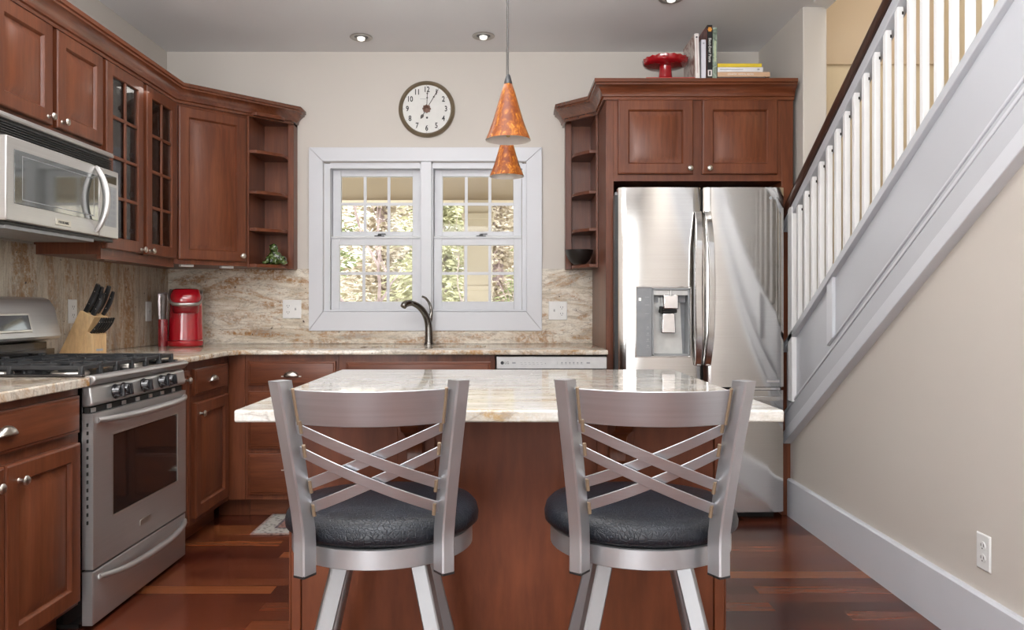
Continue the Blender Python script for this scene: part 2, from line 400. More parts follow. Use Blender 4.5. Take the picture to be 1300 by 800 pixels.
# four mitred casing boards, kept as separate islands so the mitre shows
def board(p):
    prism(bm, p, 'y', yf, yb)
g = .0012
board([(cx0,cz1),(cx1,cz1),(ix1,iz1+g),(ix0,iz1+g)]); board([(cx0,cz0),(ix0,iz0-g),(ix1,iz0-g),(cx1,cz0)])
board([(cx0,cz0+g),(cx0,cz1-g),(ix0-g,iz1),(ix0-g,iz0)]); board([(cx1,cz0+g),(ix1+g,iz0),(ix1+g,iz1),(cx1,cz1-g)])
struct(obj('trim_2', bm, TRIM, bevel=.002))
bm = BM(); box(bm, ix0, ix1, YW-.016, YW, iz0-.0, iz0+.012); box(bm, -.524, -.457, YW-.018, YW+.12, iz0, iz1)
struct(obj('trim_3', bm, TRIM, bevel=.003))
def window(name, x0, x1):
    w = bpy.data.objects.new(name, None); COL.objects.link(w); w.location = ((x0+x1)/2, YW+.05, 1.06); struct(w)
    X0, X1 = x0-(x0+x1)/2, x1-(x0+x1)/2
    bm = BM(); fz0, fz1 = .01, .945
    for a,b,c,d,e in ((X0-.03,X0+.012,fz0,fz1,-.045),(X1-.012,X1+.03,fz0,fz1,-.045),(X0+.012,X1-.012,fz1-.03,fz1+.02,-.0444),(X0+.012,X1-.012,-.01,fz0+.018,-.0444)): box(bm, a,b,e,.09,c,d)
    obj('window_frame', bm, TRIM, w)
    def sash(y, z0, z1, st, bt, tp):
        a, b = X0+.014, X1-.014
        bm = BM(); box(bm,a,a+st,y,y+.03,z0,z1); box(bm,b-st,b,y,y+.03,z0,z1); box(bm,a+st,b-st,y+.0006,y+.03,z0,z0+bt); box(bm,a+st,b-st,y+.0006,y+.03,z1-tp,z1)
        s = obj('sash', bm, VINYLW, w, bevel=.002)
        gx0, gx1, gz0, gz1 = a+st, b-st, z0+bt, z1-tp
        bm = BM(); box(bm, gx0-.004, gx1+.004, y+.013, y+.017, gz0-.004, gz1+.004); obj('glass_pane', bm, GLASS, s)
        bm = BM()
        for k in (1,2):
            xx = gx0+(gx1-gx0)*k/3; box(bm, xx-.009, xx+.009, y+.006, y+.0125, gz0, gz1)
        zz = gz0+(gz1-gz0)/2 if st > .05 else (gz0+gz1)/2
        box(bm, gx0, gx1, y+.0055, y+.0120, zz-.009, zz+.009)
        obj('glazing_bars', bm, VINYLW, s)
        return s
    up = sash(.02, .50, .92, .052, .03, .045)
    lo = sash(-.02, .028, .492, .050, .062, .052)
    bm = BM(); box(bm, X0+.014, X1-.014, -.028, -.018, .482, .494); obj('meeting_rail', bm, VINYLW, lo, bevel=.002)
    bm = BM(); box(bm, -.03, .03, -.012, .012, .494, .502); lathe(bm, [(.012,.502),(.012,.509)], seg=12); box(bm, -.006, .04, -.016, .0, .508, .514); obj('sash_lock', bm, BLACKP, lo, loc=(.02,0,0))
    return w
window('window_1', -1.1, -.519); window('window_2', -.462, .114)

# ------------------------------------------------------------------ stairs
XS = 1.49
st = thing('staircase', 'white staircase with dark handrail climbing along the right wall', 'staircase', (XS,4.044,0))
Y0 = 4.044; YE = 1.0
def band(name, o0, o1, xa, xb, mat, ya=Y0, yb2=YE, bevel=.003):
    """strip following the stair slope, local to the staircase"""
    bm = BM(); prism(bm, [(ya-Y0, zs(ya,o0)),(ya-Y0, zs(ya,o1)),(yb2-Y0, zs(yb2,o1)),(yb2-Y0, zs(yb2,o0))], 'x', xa, xb)
    return obj(name, bm, mat, st, bevel=bevel)
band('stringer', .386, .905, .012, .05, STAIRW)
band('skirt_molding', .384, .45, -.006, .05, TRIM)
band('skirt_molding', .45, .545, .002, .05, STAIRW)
band('skirt_molding', .545, .560, -.002, .05, TRIM)
band('skirt_molding', .592, .604, .004, .05, TRIM, 3.506)
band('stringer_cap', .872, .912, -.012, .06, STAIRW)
bm = BM(); prism(bm, [(3.506-Y0, zs(3.506,.595)),(3.506-Y0, zs(3.506,.88)),(3.445-Y0, zs(3.445,.88)),(3.445-Y0, zs(3.445,.595))], 'x', -.003, .05); obj('panel_stile', bm, TRIM, st, bevel=.002)
bm = BM(); box(bm, -.012, .03, 3.905-Y0, 3.965-Y0, zs(3.94,.56), zs(3.94,1.57)); obj('newel', bm, BALW, st, bevel=.003)
band('sub_rail', 1.512, 1.568, -.008, .045, STAIRW, 4.04)
bm = BM()
prof = [(-.018,1.568),(-.026,1.580),(-.026,1.606),(-.012,1.630),(.04,1.630),(.058,1.606),(.058,1.580),(.05,1.568)]
A = [bm.verts.new((x,4.046-Y0,zs(4.046,o))) for x,o in prof]; B = [bm.verts.new((x,YE-Y0,zs(YE,o))) for x,o in prof]
bm.faces.new(A[::-1]); bm.faces.new(B)
for i in range(8): bm.faces.new((A[i],A[(i+1)%8],B[(i+1)%8],B[i]))
obj('handrail', bm, HANDRAIL, st, angle=50)
bal = None
for k in range(30):
    y = 3.860-.0887*k
    if y < YE+.1: break
    if bal is None:
        bm = BM(); h0, h1 = zs(y,.90)-zs(y,.90)-.02, .64
        prism(bm, [(-.012,-.02),(.012,-.02),(.012,.60),(-.012,.617)], 'x', -.002, .022)
        bal = obj('baluster', bm, BALW, st, bevel=.002)
        bm = BM(); box(bm, .004, .012, -.0005, .0005, -.006, .006)
        o = bal
    else:
        o = bal.copy(); COL.objects.link(o); o.parent = st
    o.location = (0, y-Y0, zs(y,.905))
# small dark bolt holes near the top of each post: one mesh shared by all
holes = None
for ch in [c for c in st.children if c.name.startswith('baluster')]:
    if holes is None:
        bm = BM(); box(bm, .0222, .0228, -.006, .006, .565, .580); holes = obj('bolt_hole', bm, DARKG, ch); 
        bm2 = BM(); box(bm2, .015, .021, -.0126, -.0119, .585, .597); me2 = bpy.data.meshes.new('bolt_hole'); bm2.to_mesh(me2); bm2.free(); me2.materials.append(DARKG); holes.data = me2
    else:
        h = holes.copy(); COL.objects.link(h); h.parent = ch
nst = 13
for k in range(nst):
    y1 = 3.85-.27*k; z = .60+SL*.27*k - .02
    if k < 12:
        bm = BM(); box(bm, .06, 1.155, y1-.30-Y0, y1-Y0, z-.03, z); obj('tread', bm, HANDRAIL, st)
        bm = BM(); box(bm, .06, 1.155, y1-.03-Y0, y1-.01-Y0, z-.20, z-.03); obj('riser', bm, BALW, st)
# ------------------------------------------------------------------ cabinetry
def door_rings(t=.022, fw=.058):
    return [(0,0),(0,-t+.006),(.003,-t+.002),(.007,-t),(fw-.004,-t),(fw,-t+.004),(fw+.004,-t+.013),(fw+.010,-t+.013),(fw+.036,-t+.002)]
_knobmesh = None
def knob(parent, x, z, y=-.022):
    global _knobmesh
    if _knobmesh is None:
        bm = BM(); lathe(bm, [(.008,0),(.0055,-.003),(.005,-.013),(.009,-.017),(.0145,-.021),(.0150,-.024),(.012,-.028),(.006,-.0305),(.0005,-.031)], axis='y', seg=24)
        o = obj('knob', bm, NICKEL, parent); _knobmesh = o.data
    else:
        o = bpy.data.objects.new('knob', _knobmesh); COL.objects.link(o); o.parent = parent
    o.location = (x,y,z); return o
_pullmesh = None
def cup_pull(parent, x, z, y=-.022):
    global _pullmesh
    if _pullmesh is None:
        bm = BM(); a, b, d = .040, .028, .022; nu, nv = 20, 7; G = []
        for j in range(nv+1):
            v = (PI/2)*j/nv
            G.append([bm.verts.new((a*math.cos(PI*i/nu), -d*math.sin(PI*i/nu)**.7*math.sin(v), b*math.sin(PI*i/nu)*math.cos(v))) for i in range(nu+1)])
        for A, B in zip(G, G[1:]):
            for i in range(nu): bm.faces.new((A[i],A[i+1],B[i+1],B[i]))
        bmesh.ops.remove_doubles(bm, verts=bm.verts, dist=1e-5)
        for s in (-1,1): box(bm, s*.046-.006, s*.046+.006, -.0025, 0, -.003, .003)
        o = obj('cup_pull', bm, NICKEL, parent, angle=60); s = o.modifiers.new('thick','SOLIDIFY'); s.thickness = .0018; _pullmesh = o
    else:
        o = _pullmesh.copy(); COL.objects.link(o); o.parent = parent
    o.location = (x,y,z); return o
def door(root, x0, x1, z0, z1, kx=None, kz=None, glass=False, fw=.058):
    """raised panel or glazed door, local to the cabinet"""
    w, h = x1-x0, z1-z0
    if not glass:
        bm = BM(); rings_rect(bm, 0, 0, w, h, door_rings(fw=fw)); d = obj('door', bm, CHERRY, root, (x0,0,z0), angle=25)
    else:
        bm = BM(); frame_rect(bm, 0, 0, w, h, fw, 0, -.022); d = obj('door', bm, CHERRY, root, (x0,0,z0), angle=25)
        bm = BM(); box(bm, fw-.003, w-fw+.003, -.010, -.006, fw-.003, h-fw+.003); obj('glass_pane', bm, CABGLASS, d)
        bm = BM(); gw, gh = w-2*fw, h-2*fw
        box(bm, w/2-.008, w/2+.008, -.021, -.0102, fw, h-fw)
        for k in (1,2,3): box(bm, fw, w-fw, -.020, -.0101, fw+gh*k/4-.008, fw+gh*k/4+.008)
        obj('glazing_bars', bm, CHERRY, d, bevel=.003)
    if kx is not None: knob(d, kx-x0, kz-z0)
    return d
def drawer(root, x0, x1, z0, z1, pull=None):
    w, h = x1-x0, z1-z0
    bm = BM(); rings_rect(bm, 0, 0, w, h, [(0,0),(0,-.014),(.004,-.016),(.009,-.0165),(.013,-.021),(.017,-.022)])
    d = obj('drawer', bm, CHERRYH, root, (x0,0,z0), angle=20)
    if pull: cup_pull(d, pull[0]-x0, pull[1]-z0)
    return d
CB0, CB1 = .865, .890
def base_cab(name, label, loc, rotz, w, depth, extra_toe=True, top=.864):
    t = thing(name, label, 'cabinet', loc, rotz)
    bm = BM(); box(bm, 0, w, 0, depth, .10, top); obj('carcass', bm, CHERRY, t, bevel=.0015)
    bm = BM(); box(bm, 0, w, .075, depth-.02, 0, .0995); obj('toe_kick', bm, CHERRYH, t)
    return t
XF = -1.46     # face-frame plane of the left run
# foreground cabinet, left of the range
cb = base_cab('base_cabinet', 'cherry base cabinet in the left foreground, drawer above two doors, before the range', (XF,1.76,0), PI/2, .822, XF-XL-.004, top=.842)
drawer(cb, .03, .805, .69, .816, (.417,.746))
door(cb, .03, .414, .118, .656, .368, .603); door(cb, .420, .803, .118, .656, .474, .603)
# after the range
cb = base_cab('pullout_cabinet', 'narrow cherry cabinet squeezed between the range and the corner drawers', (XF,3.358,0), PI/2, .10, XF-XL-.004)
bm = BM(); rings_rect(bm, 0, 0, .084, .705, [(0,0),(0,-.016),(.004,-.020),(.02,-.022),(.024,-.018),(.03,-.018)]); d = obj('door', bm, CHERRY, cb, (.008,0,.12), angle=25); knob(d, .03, .665)
cb = base_cab('base_cabinet', 'cherry base cabinet in the left run between range and inside corner, drawer over one door', (XF,3.459,0), PI/2, .519, XF-XL-.004)
drawer(cb, .055, .475, .70, .826, (.262,.756)); door(cb, .055, .475, .13, .668, .10, .615)
# back run
YFc = 3.985
bm = BM(); box(bm, XF+.0, -1.372, YFc, YFc+.05, .10, .864); box(bm, XF-.076, -1.372, YFc+.07, YFc+.09, 0, .0995); tag(obj('corner_filler', bm, CHERRY), 'plain cherry filler panel closing the corner beneath the left counter bend', 'panel')
cb = base_cab('drawer_cabinet', 'cherry three-drawer base cabinet left of the sink', (-1.371,YFc,0), 0, .491, YW-YFc-.004)
drawer(cb, .018, .478, .703, .832, (.247,.752)); drawer(cb, .018, .478, .37, .672, (.247,.55)); drawer(cb, .018, .478, .13, .345, (.247,.26))
cb = base_cab('sink_cabinet', 'cherry sink base cabinet under the window with a wide false front', (-.879,YFc,0), 0, .822, YW-YFc-.004, top=.67)
bm = BM(); box(bm, 0, .822, 0, .03, .67, .864); obj('face_rail', bm, CHERRY, cb)
drawer(cb, .04, .80, .703, .828); door(cb, .03, .408, .12, .66, .38, .61); door(cb, .414, .792, .12, .66, .442, .61)

# ------------------------------------------------------------------ wall cabinets
XU = -1.795
def wall_cab(name, label, loc, rotz, w, depth, z1, cut=0):
    t = thing(name, label, 'cabinet', loc, rotz)
    bm = BM(); box(bm, 0, w, 0, depth, 0, z1); obj('carcass', bm, CHERRY, t, bevel=.0015)
    return t
DX = XU-XL-.004
ZT = 2.255
wc = wall_cab('wall_cabinet', 'two-door cherry wall cabinet mounted over the microwave', (XU-.0,2.59,1.80), PI/2, .761, DX, ZT-1.80)
door(wc, .030, .374, .027, .417, .342, .055); door(wc, .407, .745, .027, .417, .434, .055)
# glazed cabinet (hollow)
gc = thing('glass_cabinet', 'tall cherry wall cabinet with two glazed doors of small panes', 'cabinet', (XU,3.352,1.35), PI/2)
gw = .736; zt = ZT-1.35
bm = BM()
box(bm, 0, gw, DX-.012, DX, 0, zt); box(bm, 0, .018, 0, DX-.012, 0, zt); box(bm, gw-.018, gw, 0, DX-.012, 0, zt)
box(bm, .018, gw-.018, 0, DX-.012, 0, .02); box(bm, .018, gw-.018, 0, DX-.012, zt-.06, zt)
box(bm, .018, gw-.018, 0, .018, .02, .032); box(bm, gw/2-.022, gw/2+.022, 0, .018, .02, zt-.06)
obj('carcass', bm, CHERRY, gc)
bm = BM(); box(bm, .0185, gw-.0185, DX-.0155, DX-.0125, .021, zt-.061); box(bm, .0185, .0215, .02, DX-.0156, .021, zt-.061); box(bm, gw-.0215, gw-.0185, .02, DX-.0156, .021, zt-.061)
obj('brightening_lining', bm, plain('cabinet_brightening_lining', (.40,.36,.32), .5), gc)  # pale liner added to brighten the dark inside of the glazed cabinet
SHZ = (.232, .44, .648)
for z in SHZ:
    bm = BM(); box(bm, .022, gw-.022, .03, DX-.016, z-.009, z+.009); obj('shelf', bm, CHERRYH, gc)
door(gc, .010, .354, .027, .866, .328, .045, True, .056); door(gc, .389, .722, .027, .866, .416, .045, True, .056)
bm = BM(); box(bm, .2, .30, .05, .09, -.014, -.0005); obj('light_strip', bm, WHITEP, gc)
bm = BM(); box(bm, 0, gw, .0, .018, -.02, 0); obj('light_rail', bm, CHERRYH, gc)
# diagonal corner cabinet
A0 = Vector((-1.795,4.090)); A1 = Vector((-1.500,4.385))
dw = (A1-A0).length
dc = thing('corner_cabinet', 'diagonal cherry corner wall cabinet with a single raised panel door', 'cabinet', (A0.x,A0.y,1.35), PI/4)
def loc2(p):  # world xy -> local of the diagonal cabinet
    d = Vector(p)-A0; return (d.x*math.cos(PI/4)+d.y*math.sin(PI/4), -d.x*math.sin(PI/4)+d.y*math.cos(PI/4))
bm = BM(); prism(bm, [loc2(p) for p in ((-1.795,4.090),(-1.50,4.385),(-1.50,YW-.004),(XL+.004,YW-.004),(XL+.004,4.090))], 'z', 0, ZT-1.35); obj('carcass', bm, CHERRY, dc, bevel=.0015)
door(dc, .018, dw-.014, .025, .858, dw-.042, .058)
bm = BM(); box(bm, .05, .12, .03, .06, -.012, -.0005); box(bm, .28, .35, .03, .06, -.012, -.0005); obj('light_strip', bm, WHITEP, dc)
# open end shelf units
def end_shelf(name, label, x_in, x_out, s):
    """x_in: side touching the neighbour, x_out: free end; s=+1 if free end is to the right"""
    t = thing(name, label, 'shelf unit', (x_in, YW-.002, 1.345))
    W = abs(x_out-x_in)
    fx = lambda u: s*u
    bm = BM(); a, b = sorted((fx(.0005), fx(.012))); box(bm, a, b, -.296, 0, 0, ZT-1.345); obj('side_panel', bm, CHERRY, t)
    bm = BM(); a, b = sorted((fx(.012), fx(W-.036))); box(bm, a, b, -.012, 0, 0, ZT-1.345); obj('back_panel', bm, CHERRY, t)
    bm = BM(); a, b = sorted((fx(W-.036), fx(W))); box(bm, a, b, -.085, 0, 0, ZT-1.345); obj('end_stile', bm, CHERRY, t, bevel=.002)
    for z in (.004, .214, .431, .666, .886):
        bm = BM(); prism(bm, [(fx(u),v) for u,v in ((.012,-.012),(.012,-.293),(.052,-.293),(W-.048,-.195),(W-.036,-.155),(W-.036,-.085),(W-.036,-.012))], 'z', z-.002, z+.017)
        obj('shelf', bm, CHERRYH, t, bevel=.002)
    return t
end_shelf('corner_shelf', 'open cherry end shelf left of the window, holding a green figurine', -1.4995, -1.288, 1)
end_shelf('corner_shelf', 'open cherry end shelf right of the window, holding a black bowl', .5355, .364, -1)
# crown
CP = [(0,2.222),(.014,2.222),(.014,2.236),(.022,2.240),(.024,2.252),(.034,2.270),(.050,2.286),(.060,2.291),(.060,2.300),(.068,2.304),(.068,2.322),(0,2.322)]
def off(p): return p
bm = BM(); sweep_profile(bm, [(XU,2.585),(XU,4.090),(-1.302,4.583),(-1.302,YW-.004)], CP, 1)
tag(obj('crown_molding', bm, CHERRYY, angle=50), 'long cherry crown molding running atop the left wall cabinets', 'molding')
bm = BM(); prism(bm, [(XL+.004,2.585),(XU+.001,2.585),(XU+.001,4.090),(-1.302,4.582),(-1.302,YW-.004),(XL+.004,YW-.004)], 'z', 2.285, 2.300); tag(obj('dust_cover', bm, CHERRY), 'flat cherry top board closing the left wall cabinets behind their crown', 'panel')

# ------------------------------------------------------------------ fridge surround
YFR = 4.05
fs = thing('refrigerator_cabinet', 'cherry surround with tall side panels and two doors over the refrigerator', 'cabinet', (.5365,YFR,0))
fwid = 1.54-.5365
bm = BM(); box(bm, 0, .042, 0, YW-YFR-.004, 0, ZT); obj('side_panel', bm, CHERRY, fs, bevel=.002)
bm = BM(); box(bm, fwid-.062, fwid, 0, YW-YFR-.004, 0, ZT); obj('side_panel', bm, CHERRY, fs, bevel=.002)
bm = BM(); box(bm, .042, fwid-.062, 0, YW-YFR-.004, 1.79, ZT); obj('carcass', bm, CHERRY, fs)
bm = BM(); box(bm, .042, fwid-.062, YW-YFR-.02, YW-YFR-.006, 0, 1.789); obj('back_panel', bm, DARKG, fs)
x784 = (784.5-642)*YFR/F-.5365
door(fs, .062, .464, 1.825, 2.222, .443, 1.853); door(fs, .512, .914, 1.825, 2.222, .546, 1.853)
bm = BM(); sweep_profile(bm, [(.363,YW-.004),(.363,4.5255),(.5365,4.352),(.5365,YFR),(1.54,YFR)], CP, 1)
# right return of the crown, tight to the alcove wall
sweep_profile(bm, [(1.5395,YFR),(1.5395,YW-.004)], [(o*.3,z) for o,z in CP], 1)
tag(obj('crown_molding', bm, CROWNX, angle=50), 'cherry crown molding over the refrigerator cabinet and right end shelf', 'molding')
bm = BM(); prism(bm, [(.364,YW-.004),(.364,4.526),(.537,4.353),(.537,YFR+.001),(1.538,YFR+.001),(1.538,YW-.004)], 'z', 2.300, 2.321); tag(obj('dust_cover', bm, CHERRYH), 'flat cherry top board over the refrigerator cabinet, carrying books and cake stand', 'panel')

# ------------------------------------------------------------------ stone
CT0, CT1 = .843, .875
def sl(bm, pts): prism(bm, pts, 'z', CT0, CT1)
bm = BM(); sl(bm, [(XL+.003,1.72),(-1.42,1.72),(-1.42,2.586),(XL+.003,2.586)])
tag(obj('countertop', bm, GR_TOP, bevel=.005, seg=3), 'granite countertop slab in the left foreground, before the range', 'countertop')
bm = BM(); prism(bm, [(XL+.003,3.356),(-1.42,3.356),(-1.42,3.86),(-1.38,3.95),(.5355,3.95),(.5355,YW-.003),(XL+.003,YW-.003)], 'z', CB0, CB1)
ct = obj('countertop', bm, GR_TOP, bevel=.005, seg=3)
SINK = [(-.815,-.475),(-.395,-.115)]
for a, b in SINK:
    bm = BM(); rr = .06; pts = []
    for cxx, cyy, a0 in ((b-rr,4.16+rr,-90),(b-rr,4.45-rr,0),(a+rr,4.45-rr,90),(a+rr,4.16+rr,180)):
        for k in range(7): an = R(a0+90*k/6); pts.append((cxx+rr*math.cos(an), cyy+rr*math.sin(an)))
    prism(bm, pts, 'z', .80, .92); c = obj('cutter', bm, DARKG)
    md = ct.modifiers.new('cut','BOOLEAN'); md.object = c; md.operation = 'DIFFERENCE'; md.solver = 'EXACT'
    realize(ct); bpy.data.objects.remove(c)
tag(ct, 'granite L-shaped countertop running around the corner under the window', 'countertop')
sk = thing('sink', 'undermount double-bowl steel sink set into the counter beneath the window', 'sink', (-.465,4.305,.864))
for a, b in SINK:
    bm = BM(); a2, b2 = a+.465-.006, b+.465+.006
    y0, y1 = -.151, .151
    G = []
    for ins, z in ((-.012,-.0005),(0,-.0005),(.004,-.15),(.03,-.165)):
        G.append([bm.verts.new(p) for p in ((a2+ins,y0+ins,z),(b2-ins,y0+ins,z),(b2-ins,y1-ins,z),(a2+ins,y1-ins,z))])
    for A, B in zip(G, G[1:]):
        for i in range(4): bm.faces.new((A[i],A[(i+1)%4],B[(i+1)%4],B[i]))
    bm.faces.new(G[-1]); obj('bowl', bm, STEEL, sk)
bm = BM()
zt2 = 1.351
box(bm, XL+.013, -1.2145, YW-.014, YW-.0005, .8905, zt2); box(bm, -1.2145, .224, YW-.014, YW-.0005, .8905, .968); box(bm, .224, .5355, YW-.014, YW-.0005, .8905, zt2)
bmesh.ops.remove_doubles(bm, verts=bm.verts, dist=1e-5)
tag(obj('backsplash', bm, GR_BACK), 'granite backsplash with diagonal golden veins around the window', 'backsplash')
bm = BM(); box(bm, XL+.0005, XL+.013, 3.352, YW-.0005, .8905, 1.349); box(bm, XL+.0005, XL+.013, 1.72, 3.352, .8755, 1.392)
tag(obj('backsplash', bm, GR_LEFT), 'vertically streaked granite backsplash on the left wall behind the range', 'backsplash')
# ------------------------------------------------------------------ gas range (local x along the left wall, front at -y)
RG = thing('gas_range', 'stainless steel gas range with black cast iron grates and five knobs', 'range', (-1.42,2.59,0), PI/2)
W = .762; D = -1.42-XL-.015
bm = BM(); box(bm, .012, W-.012, .036, D-.03, .02, .855); obj('body', bm, BLACKE, RG, bevel=.003)
bm = BM(); box(bm, .03, W-.03, .06, D-.05, 0, .0195); obj('base', bm, DARKG, RG)
# control panel (sloping stainless fascia with rounded ends)
bm = BM(); prism(bm, [(.035,.77),(.006,.772),(-.004,.782),(.004,.836),(.012,.842),(.035,.842)], 'x', .004, W-.004); obj('control_panel', bm, STEELV, RG, bevel=.006, seg=3)
# cooktop: black tray with raised stainless front lip
bm = BM(); prism(bm, [(-.010,.858),(-.016,.866),(-.010,.877),(.004,.881),(.018,.879),(.03,.872),(.03,.845),(.004,.845)], 'x', .0, W); obj('cooktop_lip', bm, STEELV, RG, bevel=.004, seg=3)
bm = BM(); box(bm, .0, W, .031, D-.09, .8555, .872); box(bm, 0, .022, .031, D-.09, .872, .884); box(bm, W-.022, W, .031, D-.09, .872, .884); obj('cooktop', bm, BLACKE, RG, bevel=.005, seg=3)
# burners
for bx, by, r in ((.17,.17,.045),(.17,.44,.038),(.381,.30,.05),(.592,.17,.048),(.592,.44,.036)):
    bm = BM(); lathe(bm, [(r+.02,.8725),(r+.016,.880),(r*.9,.882)], (bx,by,0), seg=24); b = obj('burner', bm, NICKEL, RG)
    bm = BM(); lathe(bm, [(r*.85,.8825),(r*.9,.892),(r*.75,.897),(.001,.898)], (bx,by,0), seg=24); obj('burner_cap', bm, IRON, b)
# three cast iron grates
for gx0, gx1 in ((.03,.262),(.268,.494),(.500,.732)):
    bm = BM(); y0, y1 = .05, D-.115; zb, zt_ = .896, .912; bw = .009
    def bar(xa, ya, xb, yb, w=bw):
        a = Vector((xa,ya,(zb+zt_)/2)); b = Vector((xb,yb,(zb+zt_)/2)); d = (b-a).normalized(); s = Vector((-d.y,d.x,0))
        obox(bm, (a+b)/2, d, s, Vector((0,0,1)), (b-a).length/2, w/2, (zt_-zb)/2)
    m = (gx0+gx1)/2
    bar(gx0,y0,gx1,y0); bar(gx0,y1,gx1,y1); bar(gx0,y0,gx0,y1); bar(gx1,y0,gx1,y1); bar(gx0,(y0+y1)/2,gx1,(y0+y1)/2)
    for yc in (y0+(y1-y0)*.25, y0+(y1-y0)*.75):
        bar(gx0,yc,m-.03,yc); bar(m+.03,yc,gx1,yc); bar(m,yc-.13,m,yc-.03); bar(m,yc+.03,m,yc+.13)
    for xx in (gx0,gx1,m):
        for yy in (y0,(y0+y1)/2,y1):
            prism(bm, [(xx-.011,.8735),(xx+.011,.8735),(xx+.006,.912),(xx-.006,.912)], 'y', yy-.008, yy+.008)
    for xx, yy in ((m,y0),(m,y1)): obox(bm, Vector((xx,yy,.914)), Vector((1,0,0)), Vector((0,1,0)), Vector((0,0,1)), .012,.01,.006)
    obj('grate', bm, IRON, RG, bevel=.003)
# knobs, set in two pairs with a single one between
ky = lambda px: 0
KX = (.155,.215,.372,.520,.590)
n = Vector((0,-1,.12)).normalized(); up = Vector((0,.12,1)).normalized(); sx = Vector((1,0,0))
kn = None
for kx in KX:
    if kn is None:
        bm = BM(); lathe(bm, [(.027,0),(.0275,-.004),(.024,-.010),(.0225,-.022),(.019,-.026),(.001,-.027)], axis='y', seg=28)
        prism(bm, [(-.005,-.022),(.005,-.022),(.004,-.036),(-.004,-.036)], 'z', -.021, .021)
        kn = obj('knob', bm, KNOBM, RG, bevel=.0015)
    else: k2 = kn.copy(); COL.objects.link(k2); k2.parent = RG; kn = k2
    kn.location = (kx, -.002, .809); kn.rotation_euler = (-.12,0,0)
# vent slots
bm = BM(); box(bm, .01, W-.01, .012, .03, .748, .769); vs = obj('vent_trim', bm, DARKG, RG)
for k in range(7):
    bm = BM(); box(bm, .03+.105*k-.012, .03+.105*k+.012, .006, .011, .752, .766); obj('vent_bar', bm, STEELV, vs)
# oven door: stainless frame around black glass
bm = BM(); wx0, wx1, wz0, wz1 = .135, .679, .362, .658
box(bm, .006, wx0, -.004, .034, .212, .748); box(bm, wx1, W-.006, -.004, .034, .212, .748); box(bm, wx0, wx1, -.004, .034, .212, wz0); box(bm, wx0, wx1, -.004, .034, wz1, .748)
bmesh.ops.remove_doubles(bm, verts=bm.verts, dist=1e-5); od = obj('oven_door', bm, STEELV, RG)
bm = BM(); box(bm, wx0, wx1, -.001, .030, wz0, wz1); obj('window', bm, BLACKGLASS, od)
bm = BM(); frame_rect(bm, wx0-.001, wz0-.001, wx1-wx0+.002, wz1-wz0+.002, .004, .0, -.0052, .001); obj('window_trim', bm, NICKEL, od)
bm = BM()
for k in range(13): box(bm, -.0002, .0062, .012, .016, .71-.028*k-.006, .71-.028*k+.006)
obj('vent_slots', bm, DARKG, od)
def bow_handle(parent, x0, x1, z, out, droop, r, name='handle'):
    pts = []
    for i in range(25):
        t = i/24; x = x0+(x1-x0)*t; e = 1-(2*t-1)**4; s = math.sin(PI*t)
        pts.append((x, -.004-out*e, z-droop*s))
    bm = BM(); rs = [r*(.75+.35*math.sin(PI*i/24)) for i in range(25)]; tube(bm, pts, rs, 14, flat=(1.0,.9))
    return obj(name, bm, STEELV, parent, angle=60)
bow_handle(od, .035, W-.02, .722, .045, .004, .0150)
bm = BM(); box(bm, .336, .420, -.0075, -.0035, .268, .290); bd = obj('badge', bm, NICKEL, od, bevel=.001)
# warming drawer
bm = BM(); rings_rect(bm, .006, .02, W-.012, .184, [(0,.034),(0,.0),(.003,-.003),(.006,-.004)]); dr = obj('drawer', bm, STEELV, RG)
bow_handle(dr, .045, W-.02, .176, .040, .018, .0135)
# back guard with display
bm = BM(); ys = D
prism(bm, [(ys,.965),(ys-.105,.975),(ys-.112,.99),(ys-.085,1.11),(ys-.060,1.148),(ys-.03,1.158),(ys,1.158)], 'x', .0, W); bg = obj('back_guard', bm, STEELV, RG, bevel=.006, seg=3)
bm = BM(); box(bm, .02, W-.02, ys-.06, ys, .93, .9645); box(bm, .005, W-.005, ys-.086, ys, .865, .935); obj('back_riser', bm, BLACKE, RG, bevel=.003)
nrm = Vector((0,-.12,.027)); ax = Vector((0,.027,.12)).normalized(); c0 = Vector((.41,ys-.0985,1.050)); nn = Vector((0,-ax.z,ax.y))
bm = BM(); obox(bm, c0+nn*.002, Vector((1,0,0)), ax, nn, .150, .040, .003); f1 = obj('display_bezel', bm, NICKEL, bg, bevel=.002)
bm = BM(); obox(bm, c0+nn*.004, Vector((1,0,0)), ax, nn, .140, .031, .003); obj('display', bm, BLACKGLASS, bg, bevel=.001)

# ------------------------------------------------------------------ over-the-range microwave
MW = thing('microwave', 'stainless over-the-range microwave with arched handle and dark window', 'microwave', (-1.738,2.592,1.395), PI/2)
MD = -1.738-XL-.005
bm = BM(); box(bm, 0, .758, .03, MD, .012, .402); obj('case', bm, BLACKE, MW, bevel=.003)
bm = BM(); box(bm, .012, .746, .012, .05, .315, .397)
for k in range(6): box(bm, .004, .754, .004, .012, .318+.009*k, .323+.009*k)
obj('vent_grille', bm, BLACKP, MW, bevel=.0015)
bm = BM(); prism(bm, [(.03,.378),(.0,.378),(-.004,.384),(.0,.398),(.03,.402)], 'x', .0, .758); obj('top_trim', bm, STEELV, MW, bevel=.002)
bm = BM(); box(bm, .002, .756, -.0, .03, .005, .0195); obj('bottom_trim', bm, BLACKP, MW, bevel=.002)
bm = BM(); box(bm, .03, .60, .0, .26, -.006, .0118); obj('bottom_panel', bm, PANELG, MW, bevel=.002)
bm = BM(); box(bm, .003, .595, -.024, .029, .02, .314); dw_ = obj('door', bm, STEELV, MW, bevel=.004)
